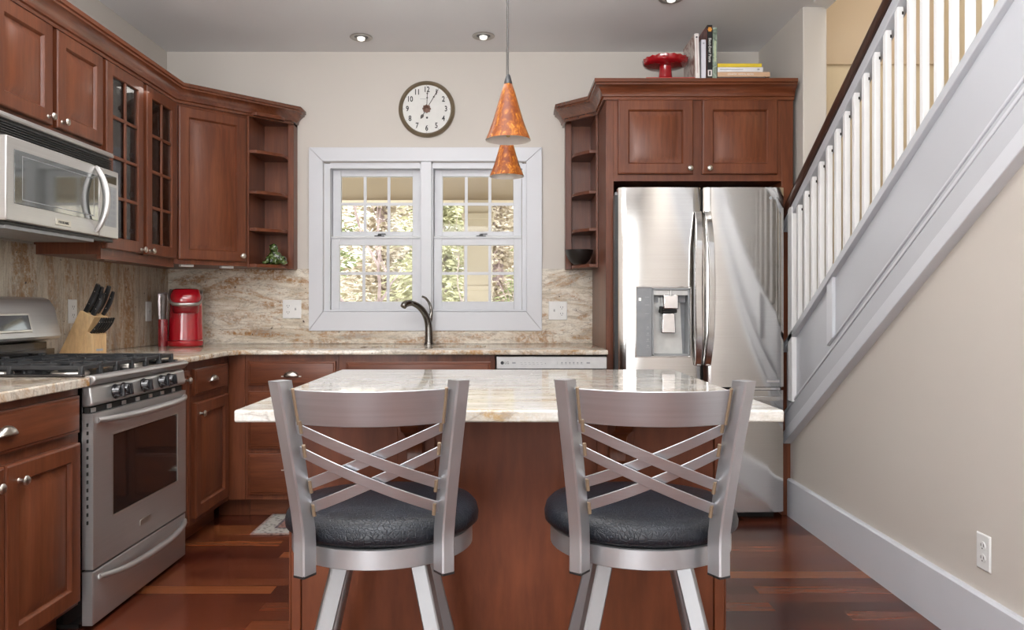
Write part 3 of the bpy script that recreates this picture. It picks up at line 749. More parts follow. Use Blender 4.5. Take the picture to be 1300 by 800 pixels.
bm = BM(); box(bm, .044, .585, -.0262, -.0235, .082, .272); obj('window', bm, MWGLASS, dw_, bevel=.002)
bm = BM(); frame_rect(bm, .085, .098, .47, .158, .004, -.0262, -.0268, .001); obj('window_outline', bm, PANELG, dw_)
bm = BM(); box(bm, .60, .756, -.024, .029, .02, .314); cp_ = obj('control_panel', bm, STEELV, MW, bevel=.004)
bm = BM(); box(bm, .640, .735, -.0255, -.0235, .255, .290); obj('display', bm, BLACKGLASS, cp_)
bm = BM(); box(bm, .640, .735, -.0255, -.0235, .068, .243); kp = obj('keypad', bm, GREYP, cp_)
bm = BM()
for r_ in range(7):
    for c_ in range(4): box(bm, .646+.0215*c_, .661+.0215*c_, -.0262, -.0254, .076+.0235*r_, .090+.0235*r_)
obj('key', bm, PRINT, kp)['kind'] = 'stuff'
# arched handle: flat strap bowed away from the door
pts = []; 
for i in range(29):
    t = i/28; pts.append((.566+.0*t, -.026-.046*math.sin(PI*t)**.8, .035+.272*t))
bm = BM(); tube(bm, pts, [.005+.006*math.sin(PI*i/28)**.6 for i in range(29)], 14, flat=(.9,1.5)); obj('handle', bm, STEELV, dw_, angle=60)
bm = BM(); box(bm, .285, .385, -.0275, -.0235, .034, .058); bd = obj('badge', bm, NICKEL, dw_, bevel=.001)
text('lettering', 'FRIGIDAIRE', .0145, DKPRINT, bd, (.335,-.0276,.046), sx=.95)

# ------------------------------------------------------------------ refrigerator
FR = thing('refrigerator', 'stainless French-door refrigerator with ice and water dispenser', 'refrigerator', (.5805,3.93,0))
FW = .868
bm = BM(); box(bm, .0, FW, .075, .70, .03, 1.725); obj('cabinet', bm, PANELG, FR, bevel=.003)
bm = BM(); box(bm, .02, FW-.02, .10, .6, .0, .03); box(bm, .55,.68,.06,.10,.012,.03); obj('feet', bm, DARKG, FR)
def fdoor(name, x0, x1, z0, z1, bulge=.007, hole=None):
    """slightly bowed door skin; hole=(xa,xb,za,zb)"""
    xs = [x0+(x1-x0)*i/20 for i in range(21)]; zs_ = [z0, z1]
    if hole:
        xs = sorted(set([x for x in xs if not (abs(x-hole[0])<.012 or abs(x-hole[1])<.012)]+[hole[0],hole[1]])); zs_ = [z0,hole[2],hole[3],z1]
    bm = BM()
    def fy(x):
        t = (x-x0)/(x1-x0); e = min(t,1-t)*(x1-x0)
        y = -bulge*(1-(2*t-1)**2)
        if e < .012: y += .012*(1-e/.012)**2
        return y
    V = {}
    for x in xs:
        for z in zs_: V[(x,z)] = bm.verts.new((x,fy(x),z))
    for xa, xb in zip(xs, xs[1:]):
        for za, zb in zip(zs_, zs_[1:]):
            if hole and xa >= hole[0]-1e-6 and xb <= hole[1]+1e-6 and za == hole[2]: continue
            bm.faces.new((V[(xa,za)],V[(xb,za)],V[(xb,zb)],V[(xa,zb)]))
    ed = [e for e in bm.edges if e.is_boundary]
    r = bmesh.ops.extrude_edge_only(bm, edges=ed); nv = [v for v in r['geom'] if isinstance(v, bmesh.types.BMVert)]
    for v in nv: v.co.y = .07
    return obj(name, bm, STEELF, FR, angle=40)
HX = (.087,.372,.848,1.224)
hole = (.178,.372,.862,1.214)
d1 = fdoor('door', .006, .434, .70, 1.737, hole=hole)
d2 = fdoor('door', .448, .868, .70, 1.737)
d3 = fdoor('freezer_drawer', .006, .866, .05, .682, .008)
bm = BM(); box(bm, .012, .860, .03, .074, .682, .70); box(bm, .436, .446, .03, .074, .70, 1.73); obj('door_gasket', bm, DARKG, FR)
bm = BM(); box(bm, -.012, .008, .012, .074, .69, 1.70); obj('door_side', bm, BLACKP, FR)
def strap(parent, xc, s):
    """tall flat strap handle, bowed outwards"""
    bm = BM(); G = []; n_ = 28
    for i in range(n_+1):
        t = i/n_; z = .812+.80*t; e = math.sin(PI*t)
        y = -.018-.042*min(1, e*1.6)**.7 - .008*e; wd = .017; xx = xc + s*(.010*e)
        G.append([bm.verts.new(p) for p in ((xx-wd,y,z),(xx+wd,y,z),(xx+wd,y+.014,z),(xx-wd,y+.014,z))])
    for A, B in zip(G, G[1:]):
        for k in range(4): bm.faces.new((A[k],A[(k+1)%4],B[(k+1)%4],B[k]))
    bm.faces.new(G[0][::-1]); bm.faces.new(G[-1])
    for z in (.816, 1.596): box(bm, xc-.012, xc+.012, -.022, .012, z-.012+.006, z+.012)
    obj('handle', bm, STEELF, parent, bevel=.003, angle=50)
strap(d1, .417, -1); strap(d2, .465, 1)
# dispenser
bm = BM(); frame_rect(bm, .092, .854, .288, .368, .006, .01, -.0195, .002); ds = obj('dispenser_frame', bm, CHROME, d1)
bm = BM(); box(bm, .098, .176, -.018, .0, .860, 1.216); pn = obj('control_strip', bm, PANELG, d1, bevel=.001)
bm = BM(); rr_ = random.Random(3)
for z in (1.165,1.125,1.080): box(bm, .14, .162, -.0187, -.0179, z, z+.0035)
for z in (1.00,.968,.936,.905):
    box(bm, .146, .164, -.0187, -.0179, z, z+.003); box(bm, .150, .160, -.0187, -.0179, z+.007, z+.015)
obj('icon', bm, PRINT, pn)
bm = BM(); box(bm, .108, .119, -.0187, -.0179, 1.148, 1.162); obj('indicator', bm, BULB, pn)
bm = BM()   # recess: back, sides, floor (open box)
hx0, hx1, hz0, hz1 = hole
box(bm, hx0, hx0+.008, -.017, .085, hz0, hz1); box(bm, hx1-.008, hx1, -.017, .085, hz0, hz1); box(bm, hx0, hx1, -.017, .085, hz1-.01, hz1); box(bm, hx0, hx1, -.017, .085, hz0, hz0+.008)
obj('recess', bm, GREYP, d1, bevel=.001)
bm = BM(); prism(bm, [(hx0+.008,hz0+.008),(hx1-.02,hz0+.008),(hx1-.034,hz1-.05),(hx0+.008,hz1-.05)], 'y', .060, .066); obj('backplate', bm, plain('pale_steel', (.62,.62,.60), .35, .3), d1)
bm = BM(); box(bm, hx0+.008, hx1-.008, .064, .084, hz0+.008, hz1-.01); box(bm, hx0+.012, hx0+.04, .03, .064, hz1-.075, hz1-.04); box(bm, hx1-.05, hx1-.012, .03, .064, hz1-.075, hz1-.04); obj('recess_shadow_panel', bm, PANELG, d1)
bm = BM(); box(bm, .182, .366, -.010, .05, 1.176, 1.203); lathe(bm, [(.006,1.17),(.006,1.2035)], (.275,-.012,0), seg=12); obj('canopy', bm, plain('pale_steel2', (.55,.55,.54), .3, .5), d1, bevel=.002)
bm = BM(); prism(bm, [(.236,1.105),(.316,1.105),(.314,1.180),(.236,1.180)], 'y', -.016, .045); obj('nozzle', bm, CHROME, d1, bevel=.006, seg=3)
bm = BM(); box(bm, .222, .310, -.004, .04, 1.085, 1.104); lathe(bm, [(.01,1.082),(.01,1.12)], (.226,-.006,0), seg=12); obj('nozzle_collar', bm, DARKG, d1, bevel=.004)
bm = BM(); prism(bm, [(.230,.978),(.304,.978),(.306,.984),(.300,1.084),(.234,1.084),(.228,.984)], 'y', .0, .020); obj('lever', bm, CHROME, d1, bevel=.006, seg=3)
# logo on the right door, badge on its foot, recessed freezer grip
lg = BM(); lathe(lg, [(.008,-.0082),(.008,-.0092)], axis='y', seg=24); o_ = obj('logo_disc', lg, GREYP, d2, (.795,.0045,1.682))
text('lettering', 'LG', .018, GREYP, d2, (.822,-.0035,1.682))
bm = BM(); box(bm, .772, .842, -.0075, .002, .722, .738); b_ = obj('badge', bm, GREYP, d2, bevel=.001)
bm = BM(); box(bm, .776, .838, -.0082, -.0074, .726, .734); obj('badge_face', bm, SILV, b_)
bm = BM(); box(bm, .70, .845, -.003, .005, .684, .697); o_ = obj('hinge_plate', bm, CHROME, FR, bevel=.001)
bm = BM(); prism(bm, [(.70,.628),(.84,.628),(.85,.645),(.845,.652),(.70,.652)], 'y', -.012, -.002); obj('drawer_grip', bm, STEEL, d3, bevel=.002)

# ------------------------------------------------------------------ dishwasher
DWA = thing('dishwasher', 'white-paneled dishwasher tucked beneath the counter right of the sink', 'dishwasher', (-.052,3.972,0))
bm = BM(); box(bm, .0, .586, .03, .60, .02, .862); obj('tub', bm, DARKG, DWA)
bm = BM(); box(bm, .004, .582, -.006, .03, .758, .822); p_ = obj('control_panel', bm, plain('dishwasher_panel', (.60,.60,.60), .35, .2), DWA, bevel=.003)
bm = BM(); box(bm, .004, .582, -.006, .03, .11, .782); obj('door', bm, STEELV, DWA, bevel=.003)
bm = BM(); lathe(bm, [(.009,-.0058),(.009,-.0070)], axis='y', seg=24); obj('logo_disc', bm, DKPRINT, p_, (.034,0,.790))
text('lettering', 'LG', .020, DKPRINT, p_, (.058,-.0066,.790))
bm = BM()
for x0_, w_ in ((.086,.018),(.476,.018)): box(bm, x0_, x0_+w_, -.0068, -.0058, .786, .794)
for k in range(6): box(bm, .128+.021*k, .128+.021*k+.011, -.0068, -.0058, .791, .7925); box(bm, .132+.021*k, .132+.021*k+.010, -.0068, -.0058, .783, .7845)
box(bm, .258, .262, -.0068, -.0058, .785, .789); box(bm, .321, .3225, -.0068, -.0058, .782, .797)
for k in range(6): box(bm, .343+.0205*k, .343+.0205*k+.008, -.0068, -.0058, .787, .794); box(bm, .342+.0205*k, .342+.0205*k+.011, -.0068, -.0058, .782, .7832)
obj('icon', bm, PRINT, p_); p_.location.z = .0325
# ------------------------------------------------------------------ island
IX0, IX1, IY0, IY1 = -.633, .649, 1.76, 2.912
bm = BM(); prism(bm, [(IX0,IY0),(IX1,IY0),(IX1,IY1),(IX0,IY1)], 'z', .846, .875)
tag(obj('island_countertop', bm, GR_ISL, bevel=.005, seg=3), 'polished pale granite slab topping the central island', 'countertop')
il = thing('kitchen_island', 'cherry kitchen island base behind the two stools', 'island', (0,2.0,0))
bm = BM(); box(bm, -.562, .572, .012, .83, .0, .845); obj('body', bm, ISLW, il)
bm = BM(); box(bm, -.540, .550, .004, .0125, .0, .845); obj('front_panel', bm, ISLW, il)
for x0, x1 in ((-.567,-.541),(.551,.577)):
    bm = BM(); box(bm, x0, x1, -.004, .03, 0, .845); obj('corner_post', bm, ISLW, il, bevel=.003)
for x0, x1 in ((-.573,-.5675),(.5775,.583)):
    bm = BM(); box(bm, x0, x1, -.001, .03, 0, .845); obj('edge_bead', bm, CHERRY, il, bevel=.002)
for xc in (-.236,.290):
    bm = BM(); pr = [(.0035,.843),(-.16,.843),(-.165,.825),(-.15,.81),(-.11,.80),(-.07,.785),(-.045,.76),(-.04,.735),(-.045,.715),(-.02,.70),(.0035,.70)]
    prism(bm, pr, 'x', xc-.022, xc+.022); obj('corbel', bm, CHERRY, il, bevel=.003)
    bm = BM(); box(bm, xc-.05, xc+.05, -.008, .0035, .68, .845); obj('corbel_backer', bm, ISLW, il, bevel=.002)

# ------------------------------------------------------------------ bar stools
def make_stool(label, loc, rotz):
    t = thing('bar_stool', label, 'stool', loc, rotz, None)
    # posts
    PB, PT = Vector((.137,-.195,0)), Vector((.166,-.280,0))
    def postpt(s, z):
        k = max(0, (z-.66)/(.975-.66)); k2 = k**1.15
        p = PB.lerp(PT, k2); return Vector((s*p.x, p.y, z))
    for s in (-1,1):
        bm = BM(); an = R(33)*s
        ux = Vector((math.cos(an), math.sin(an), 0)); uy = Vector((-math.sin(an), math.cos(an), 0))
        G = []
        for z in [.588+.02*i for i in range(20)]+[.978]:
            c = postpt(s, z); a, b = .0145, .0185; ch = .003
            G.append([bm.verts.new(c+ux*x+uy*y) for x, y in ((-a+ch,-b),(a-ch,-b),(a,-b+ch),(a,b-ch),(a-ch,b),(-a+ch,b),(-a,b-ch),(-a,-b+ch))])
        for A, B in zip(G, G[1:]):
            for i in range(8): bm.faces.new((A[i],A[(i+1)%8],B[(i+1)%8],B[i]))
        bm.faces.new(G[0][::-1]); bm.faces.new(G[-1])
        p = obj('back_post', bm, STOOLM, t, angle=25)
        bm = BM(); c = postpt(s,.586); obox(bm, c, ux, uy, Vector((0,0,1)), .0135,.0175,.003); obj('end_cap', bm, BLACKP, p)
    # curved top rail and cross bars share one arc
    def arc(u, z, sag=.055):
        """u in -1..1 between the posts"""
        p = postpt(1, z); hw = p.x-.010; return Vector((u*hw, p.y-sag*(1-u*u)+.006, z))
    def strip(za0, za1, zb0, zb1, th, dz=0, push=0, sag=.055):
        bm = BM(); G = []; n_ = 24
        for i in range(n_+1):
            u = -1+2*i/n_; k = i/n_; z0 = za0+(zb0-za0)*k; z1 = za1+(zb1-za1)*k
            p0, p1 = arc(u,z0,sag), arc(u,z1,sag); d = Vector((0,th/2,0)); o = Vector((0,push,0))
            G.append([bm.verts.new(q) for q in (p0-d+o,p0+d+o,p1+d+o,p1-d+o)])
        for A, B in zip(G, G[1:]):
            for k in range(4): bm.faces.new((A[k],A[(k+1)%4],B[(k+1)%4],B[k]))
        bm.faces.new(G[0][::-1]); bm.faces.new(G[-1]); return bm
    tr = obj('top_rail', strip(.893,.961,.893,.961,.006), RAILM, t, bevel=.0015, angle=50)
    for s in (-1,1):
        bm = BM(); tube(bm, [arc(s*.925,.893)+Vector((0,-.003,0)), arc(s*.925,.963)+Vector((0,-.003,0))], .0034, 8); obj('weld_bead', bm, BRASS, tr)
    hb = .0115
    for za, zb, ps in ((.888,.765,-.004),(.840,.716,-.004),(.765,.888,.004),(.716,.840,.004)):
        o = obj('cross_bar', strip(za-hb,za+hb,zb-hb,zb+hb,.005,push=ps,sag=.040), RAILM, t, bevel=.001, angle=50)
        for s, zz in ((-1,za),(1,zb)):
            bm = BM(); tube(bm, [arc(s*.90,zz-.012,.04)+Vector((0,ps-.003,0)), arc(s*.90,zz+.012,.04)+Vector((0,ps-.003,0))], .0038, 8); obj('weld_bead', bm, BRASS, o)
    # seat ring, pad, swivel, legs, foot ring
    bm = BM(); lathe(bm, [(.196,.590),(.199,.592),(.199,.630),(.196,.632),(.190,.632),(.190,.590)], seg=64, cap=False)
    fs_ = [v for v in bm.verts]; n_ = 64
    for i in range(n_): bm.faces.new((fs_[i], fs_[(i+1)%n_], fs_[5*n_+(i+1)%n_], fs_[5*n_+i]))
    obj('seat_ring', bm, STOOLM, t, angle=40)
    bm = BM(); prof = [(.80,.6325),(.94,.634),(.995,.644),(1.0,.655),(.985,.668),(.94,.678),(.80,.685),(.5,.690),(.2,.692)]
    G = []; sg = 72
    for rr, z in prof:
        ring = []
        for i in range(sg):
            a = 2*PI*i/sg; c, s = math.cos(a), math.sin(a); e = 2/2.35
            x = .213*math.copysign(abs(c)**e, c); y = .205*math.copysign(abs(s)**e, s)
            if y < 0: x *= 1 - .16*(abs(y)/.205)**2
            ring.append(bm.verts.new((x*rr, y*rr, z)))
        G.append(ring)
    for A, B in zip(G, G[1:]):
        for i in range(sg): bm.faces.new((A[i],A[(i+1)%sg],B[(i+1)%sg],B[i]))
    bm.faces.new(G[0][::-1]); bm.faces.new(G[-1]); obj('seat', bm, VINYL, t, angle=80)
    bm = BM(); lathe(bm, [(.186,.6),(.186,.6315)], seg=48); lathe(bm, [(.11,.572),(.12,.575),(.12,.596),(.11,.5995)], seg=40); obj('swivel_plate', bm, BLACKP, t)
    for sx_, sy_ in ((-1,-1),(1,-1),(1,1),(-1,1)):
        bm = BM(); a = Vector((sx_*.080, sy_*.086, .590)); b = Vector((sx_*.205, sy_*.205, .0))
        m = a.lerp(b,.5)+Vector((sx_*.004,sy_*.004,0)); G = []
        rt = R(12)*sx_*sy_
        ux = Vector((math.cos(rt), math.sin(rt),0)); uy = Vector((-math.sin(rt), math.cos(rt),0)); h_ = .0175; ch = .003
        for p in (a, m, b):
            G.append([bm.verts.new(p+ux*x+uy*y) for x, y in ((-h_+ch,-h_),(h_-ch,-h_),(h_,-h_+ch),(h_,h_-ch),(h_-ch,h_),(-h_+ch,h_),(-h_,h_-ch),(-h_,-h_+ch))])
        for A, B in zip(G, G[1:]):
            for i in range(8): bm.faces.new((A[i],A[(i+1)%8],B[(i+1)%8],B[i]))
        bm.faces.new(G[0][::-1]); bm.faces.new(G[-1]); obj('leg', bm, LEGM, t, angle=25)
    bm = BM(); pts = [(.225*math.cos(2*PI*i/48), .225*math.sin(2*PI*i/48), .20) for i in range(49)]; tube(bm, pts, .011, 10, cap=False); obj('foot_ring', bm, STOOLM, t)
    return t
s1 = make_stool('brushed metal bar stool with black seat, left of the pair before the island', (-.274,1.700,0), R(4))
s2 = dup(s1, (.300,1.700,0), R(-4.5), 'brushed metal bar stool with black seat, right of the pair before the island')

# ------------------------------------------------------------------ pendants, downlights, clock
def pendant(label, x, y, zb):
    t = thing('pendant_lamp', label, 'pendant lamp', (x,y,zb))
    k = 1.0
    prof = [(.0605,0),(.0597,.002),(.0515,.022),(.0425,.046),(.0345,.072),(.0265,.100),(.0185,.128),(.0105,.151)]
    inn = [(.0085,.150),(.0165,.127),(.0245,.099),(.0325,.071),(.0405,.045),(.0495,.021),(.0575,.002)]
    bm = BM(); lathe(bm, prof+[(.0015,.1515)], seg=48, cap=False); obj('shade', bm, AMBER, t, angle=70)
    bm = BM(); lathe(bm, [(.0604,-.0003),(.0585,-.0003),(.0575,.002)], seg=48, cap=False); lathe(bm, inn[::-1], seg=48, cap=False); obj('shade_lining', bm, WHITEIN, t, angle=70)
    bm = BM(); lathe(bm, [(.0112,.1495),(.0105,.156),(.006,.172),(.003,.176),(.0005,.1765)], seg=20); obj('cap', bm, BLACKP, t)
    bm = BM(); lathe(bm, [(.0035,.008),(.006,.012),(.0065,.022),(.005,.03),(.005,.06)], seg=14); obj('bulb', bm, plain('lamp_socket', (.45,.33,.14), .3, .5), t)
    zc = CZ-zb
    bm = BM(); tube(bm, [(0,0,.174),(0,0,zc-.02)], .0017, 8); obj('cord', bm, plain('dark_cord', (.05,.045,.042), .5), t)
    bm = BM(); lathe(bm, [(.055,zc-.001),(.055,zc-.012),(.045,zc-.022),(.001,zc-.024)], seg=32); obj('canopy', bm, NICKEL, t)
    return t
pendant('nearer, larger-looking amber glass cone pendant lamp over the island', .0065, 2.02, 1.561)
pendant('farther amber glass cone pendant, partly below and behind the nearer one', .0035, 2.64, 1.571)
def downlight(label, x, y):
    t = thing('recessed_light', label, 'ceiling light', (x,y,CZ), 0)
    bm = BM(); lathe(bm, [(.040,-.0005),(.064,-.0005),(.066,-.004),(.062,-.007),(.046,-.006),(.040,-.0005)], seg=40, cap=False); obj('trim_ring', bm, plain('satin_ring', (.42,.40,.37), .35, .6), t)
    bm = BM(); lathe(bm, [(.041,-.0006),(.0005,-.0008)], seg=32, cap=False); obj('baffle', bm, plain('dark_baffle', (.06,.055,.05), .3, .6), t)
    bm = BM(); lathe(bm, [(.012,-.001),(.024,-.006),(.021,-.018),(.010,-.024),(.0005,-.025)], seg=24, cap=False); obj('bulb', bm, BULB, t)
downlight('recessed ceiling light above the clock, left of the pendants', -.845, 4.42)
downlight('recessed ceiling light near the pendant cords above the window', -.130, 4.40)
downlight('recessed ceiling light cropped by the top edge above the refrigerator side', .845, 3.86)

ck = thing('wall_clock', 'round wall clock with aged bronze rim and ivory face above the window', 'clock', (-.487,YW,2.337))
r = .174
bm = BM(); lathe(bm, [(r-.006,-.0005),(r,-.006),(r,-.016),(r-.006,-.028),(r-.014,-.033),(r-.021,-.029),(r-.024,-.022),(r-.026,-.018)], axis='y', seg=64, cap=False); obj('rim', bm, CLOCKR, ck, angle=60)
bm = BM(); lathe(bm, [(r-.004,-.0006),(r-.024,-.018),(.0005,-.0185)], axis='y', seg=64, cap=False); fc = obj('dial', bm, CLOCKF, ck, angle=10)
for h in range(1,13):
    a = R(90-30*h); rr = .119
    text('numeral', str(h), .047, INK, fc, (rr*math.cos(a), -.0190, rr*math.sin(a)), sx=.80, bold=.0010)
bm = BM()
for h in range(12):
    a = R(30*h); c = Vector((.143*math.cos(a), -.0190, .143*math.sin(a))); d = Vector((math.cos(a),0,math.sin(a))); s_ = Vector((-math.sin(a),0,math.cos(a)))
    obox(bm, c, d, s_, Vector((0,1,0)), .004, .0012, .0004)
obj('hour_mark', bm, PRINT, fc)
bm = BM(); box(bm, -.040, -.004, -.0192, -.0186, .0605, .0625); obj('maker_mark', bm, PRINT, fc)
def hand(name, ang, ln, tail, w0):
    a = R(90-ang); d = Vector((math.cos(a),0,math.sin(a))); s_ = Vector((-math.sin(a),0,math.cos(a)))
    bm = BM(); obox(bm, d*(ln/2), d, s_, Vector((0,1,0)), ln/2, w0, .0008)
    for q in (.62,.86): obox(bm, d*ln*q, d, s_, Vector((0,1,0)), .003, w0*2.6, .0010)
    if tail:
        obox(bm, d*(-tail*.4), d, s_, Vector((0,1,0)), tail*.4, w0*1.2, .0008)
        pts = [(-tail*.55,0),(-tail*.72,.0085),(-tail*.86,.0095),(-tail*1.12,0),(-tail*.86,-.0095),(-tail*.72,-.0085)]
        A = [bm.verts.new(d*p+s_*q+Vector((0,-.0012,0))) for p,q in pts]; B = [bm.verts.new(d*p+s_*q+Vector((0,.0008,0))) for p,q in pts]
        bm.faces.new(A); bm.faces.new(B[::-1])
        for i in range(6): bm.faces.new((A[i],A[(i+1)%6],B[(i+1)%6],B[i]))
    return obj(name, bm, HANDC, ck, (0,-.0215,0))
hand('minute_hand', 31, .138, .066, .0018).location.y = -.0235
hand('hour_hand', 2.5, .110, 0, .0018)
bm = BM()
for k in range(8):
    a = 2*PI*k/8; lathe(bm, [(.0085,-.0262),(.0085,-.0200)], (.018*math.cos(a),0,.018*math.sin(a)), axis='y', seg=12)
lathe(bm, [(.019,-.0200),(.019,-.0255),(.008,-.029),(.001,-.030)], axis='y', seg=24); obj('rosette', bm, plain('copper_brown', (.10,.05,.035), .4, .5), ck)
bm = BM(); lathe(bm, [(.0066,-.0186),(.0066,-.0192)], axis='y', seg=16); obj('winding_hole', bm, INK, ck, (.002,0,-.054))

# ------------------------------------------------------------------ outlets
def outlet(label, loc, rotz, gangs):
    """gangs: string of o (duplex outlet) and s (switch)"""
    n_ = len(gangs); w = .070 if n_ == 1 else .115; t = thing('wall_outlet', label, 'outlet', loc, rotz)
    bm = BM(); rings_rect(bm, -w/2, -.0575, w, .115, [(0,-.0004),(0,-.003),(.004,-.006)]); p = obj('cover_plate', bm, WHITEP, t, bevel=.001)
    for i, g_ in enumerate(gangs):
        xc = (i-(n_-1)/2)*.046
        if g_ == 'o':
            for zc in (-.0195,.0195):
                bm = BM(); pts = [(xc+.0165*math.cos(a_), zc+.0135*math.sin(a_)) for a_ in [2*PI*k/20 for k in range(20)]]; prism(bm, pts, 'y', -.0075, -.0058); s_ = obj('socket', bm, WHITEP, t)
                bm = BM(); box(bm, xc-.008, xc-.0055, -.0079, -.0074, zc-.002, zc+.007); box(bm, xc+.0055, xc+.008, -.0079, -.0074, zc-.002, zc+.007)
                lathe(bm, [(.0025,-.0079),(.0025,-.0074)], (xc,0,zc-.008), axis='y', seg=10); obj('slots', bm, SLOT, s_)
        else:
            bm = BM(); box(bm, xc-.012, xc+.012, -.0070, -.0058, -.022, .022); s_ = obj('switch_plate', bm, WHITEP, t, bevel=.0008)
            bm = BM(); prism(bm, [(-.0069,-.006),(-.014,.004),(-.013,.009),(-.0069,.006)], 'x', xc-.004, xc+.004); obj('toggle', bm, plain('grey_switch', (.45,.45,.46), .4), s_)
    return t
outlet('white outlet-and-switch plate on the backsplash left of the window', (-1.318,YW-.0142,1.102), 0, 'os')
outlet('white outlet-and-switch plate on the backsplash right of the window', (.322,YW-.0142,1.093), 0, 'so')
outlet('white outlet on the left backsplash just behind the knife block', (XL+.0132,3.632,1.095), PI/2, 'o')
outlet('white rocker plate on the left backsplash beside the red coffee maker', (XL+.0132,4.405,1.090), PI/2, 's')
outlet('white duplex outlet low on the right wall beneath the stairs', (XR-.0002,2.408,.335), -PI/2, 'o')

# ------------------------------------------------------------------ counter things
# knife block
kb = thing('knife_block', 'pale wooden knife block beside the range, filled with black-handled knives', 'knife block', (-2.055,3.53,CB1+.0005), R(80))
bm = BM(); prism(bm, [(0,0),(-.115,.21),(-.190,.180),(-.152,.112),(-.100,.0)], 'x', -.048, .048); obj('block', bm, BLOCKW, kb, bevel=.002)
bm = BM(); prism(bm, [(-.1005,0),(-.152,.1115),(-.178,.100),(-.178,0)], 'x', -.048, .048); sb = obj('steak_block', bm, BLOCKW, kb, bevel=.002)
bm = BM(); box(bm, -.022, .022, -.1795, -.178, .022, .032); obj('name_plate', bm, PRINT, sb)
ud = Vector((0,-.115,.21)).normalized(); nd = Vector((0,-ud.z,ud.y))
def knife(label, x, v, ln, th, wd, base, lean=0):
    """handle standing in the block; v along the slanted top, base point on that face"""
    t = thing('knife', label, 'knife', (0,0,0)); M = kb.matrix_world
    bm = BM(); G = []; n_ = 8
    for i in range(n_+1):
        q = i/n_; c = base + ud*(ln*q) + nd*(.006*math.sin(PI*q)-.004*q) + nd*lean*q
        w_ = wd*(.85+.25*math.sin(PI*min(1,q*1.1)))*(1 if q < .95 else .8)
        G.append([bm.verts.new(c + Vector((sx_,0,0))*th + nd*sy_*w_) for sx_, sy_ in ((-1,-.7),(-.6,-1),(.6,-1),(1,-.7),(1,.7),(.6,1),(-.6,1),(-1,.7))])
    for A, B in zip(G, G[1:]):
        for k in range(8): bm.faces.new((A[k],A[(k+1)%8],B[(k+1)%8],B[k]))
    bm.faces.new(G[0][::-1]); bm.faces.new(G[-1]); obj('handle', bm, BLACKP, t, angle=40)
    bm = BM()
    for q in (.3,.75):
        c = base+ud*(ln*q)+nd*(.006*math.sin(PI*q)-.004*q) + nd*lean*q; lathe(bm, [(.0022,-th-.0006),(.0022,th+.0006)], (c.x,c.y,c.z), axis='x', seg=10)
    obj('rivet', bm, NICKEL, t)
    return t
topA, topB = Vector((0,-.115,.21)), Vector((0,-.190,.180))
KN = [('longest black chef knife handle at the back left of the knife block', -.030, .22, .140, .0085, .0125),
      ('second black knife handle from the back left in the knife block', -.010, .32, .130, .0085, .0125),
      ('black knife handle standing front center in the knife block', -.030, .72, .110, .008, .012),
      ('black sharpening steel handle with blunt end in the knife block', .020, .45, .140, .0095, .0095),
      ('slim black utility knife handle at the right of the knife block', .034, .72, .120, .0065, .0095)]
kgroup = []
for lab, x, v, ln, th, wd in KN:
    kgroup.append(knife(lab, x, v, ln, th, wd, topA.lerp(topB, v)+Vector((x,0,0))+ud*.001))
sA, sB = Vector((0,-.152,.1115)), Vector((0,-.178,.100))
for k in range(6):
    kgroup.append(knife(['steak knife nearest the camera in the row of six','second steak knife from the camera in the row of six','third steak knife from the camera in the row of six','fourth steak knife from the camera in the row of six','fifth steak knife from the camera in the row of six','steak knife farthest from the camera in the row of six'][k],
        -.040+.016*k, 0, .088, .0036, .0062, sA.lerp(sB,.5)+Vector((-.040+.016*k,0,0))+ud*.0005, .022))
for t in kgroup:
    t.location = kb.location; t.rotation_euler = kb.rotation_euler; t['group'] = 'knives in the block'

# coffee maker
cm = thing('coffee_maker', 'red single-serve coffee maker with silver band in the counter corner', 'coffee maker', (-1.865,4.41,CB1+.0005), R(22))
def rrect(w, y0, y1, rf, rb, n_=8):
    """rounded rectangle outline, y0 front; rf/rb corner radii front/back"""
    pts = []
    for cx_, cy_, a0, r_ in ((w/2-rf,y0+rf,-90,rf),(w/2-rb,y1-rb,0,rb),(-w/2+rb,y1-rb,90,rb),(-w/2+rf,y0+rf,180,rf)):
        for k in range(n_+1): a = R(a0+90*k/n_); pts.append((cx_+r_*math.cos(a), cy_+r_*math.sin(a)))
    return pts
def loft(bm, secs):
    G = [[bm.verts.new((x,y,z)) for x,y in pts] for pts, z in secs]; n_ = len(G[0])
    for A, B in zip(G, G[1:]):
        for i in range(n_): bm.faces.new((A[i],A[(i+1)%n_],B[(i+1)%n_],B[i]))
    bm.faces.new(G[0][::-1]); bm.faces.new(G[-1])
bm = BM(); loft(bm, [(rrect(.19,-.125,.12,.08,.03),0),(rrect(.195,-.13,.12,.08,.03),.006),(rrect(.195,-.13,.12,.08,.03),.030),(rrect(.18,-.118,.12,.075,.03),.036)]); obj('drip_base', bm, RED, cm, angle=50)
bm = BM(); loft(bm, [(rrect(.19,-.055,.12,.08,.03),.036),(rrect(.182,-.05,.12,.08,.03),.20),(rrect(.175,-.045,.12,.08,.03),.30),(rrect(.160,-.04,.11,.07,.03),.318)]); obj('tower', bm, RED, cm, angle=50)
bm = BM(); loft(bm, [(rrect(.130,-.075,.02,.05,.02),.190),(rrect(.140,-.085,.02,.055,.02),.200),(rrect(.145,-.090,.02,.055,.02),.236)]); obj('brew_head', bm, REDD, cm, angle=50)
bm = BM(); loft(bm, [(rrect(.162,-.112,.10,.07,.03),.236),(rrect(.168,-.118,.10,.07,.03),.246),(rrect(.168,-.112,.10,.07,.03),.290),(rrect(.150,-.090,.10,.06,.03),.325),(rrect(.12,-.06,.09,.05,.03),.332)]); hd = obj('lid', bm, RED, cm, angle=50)
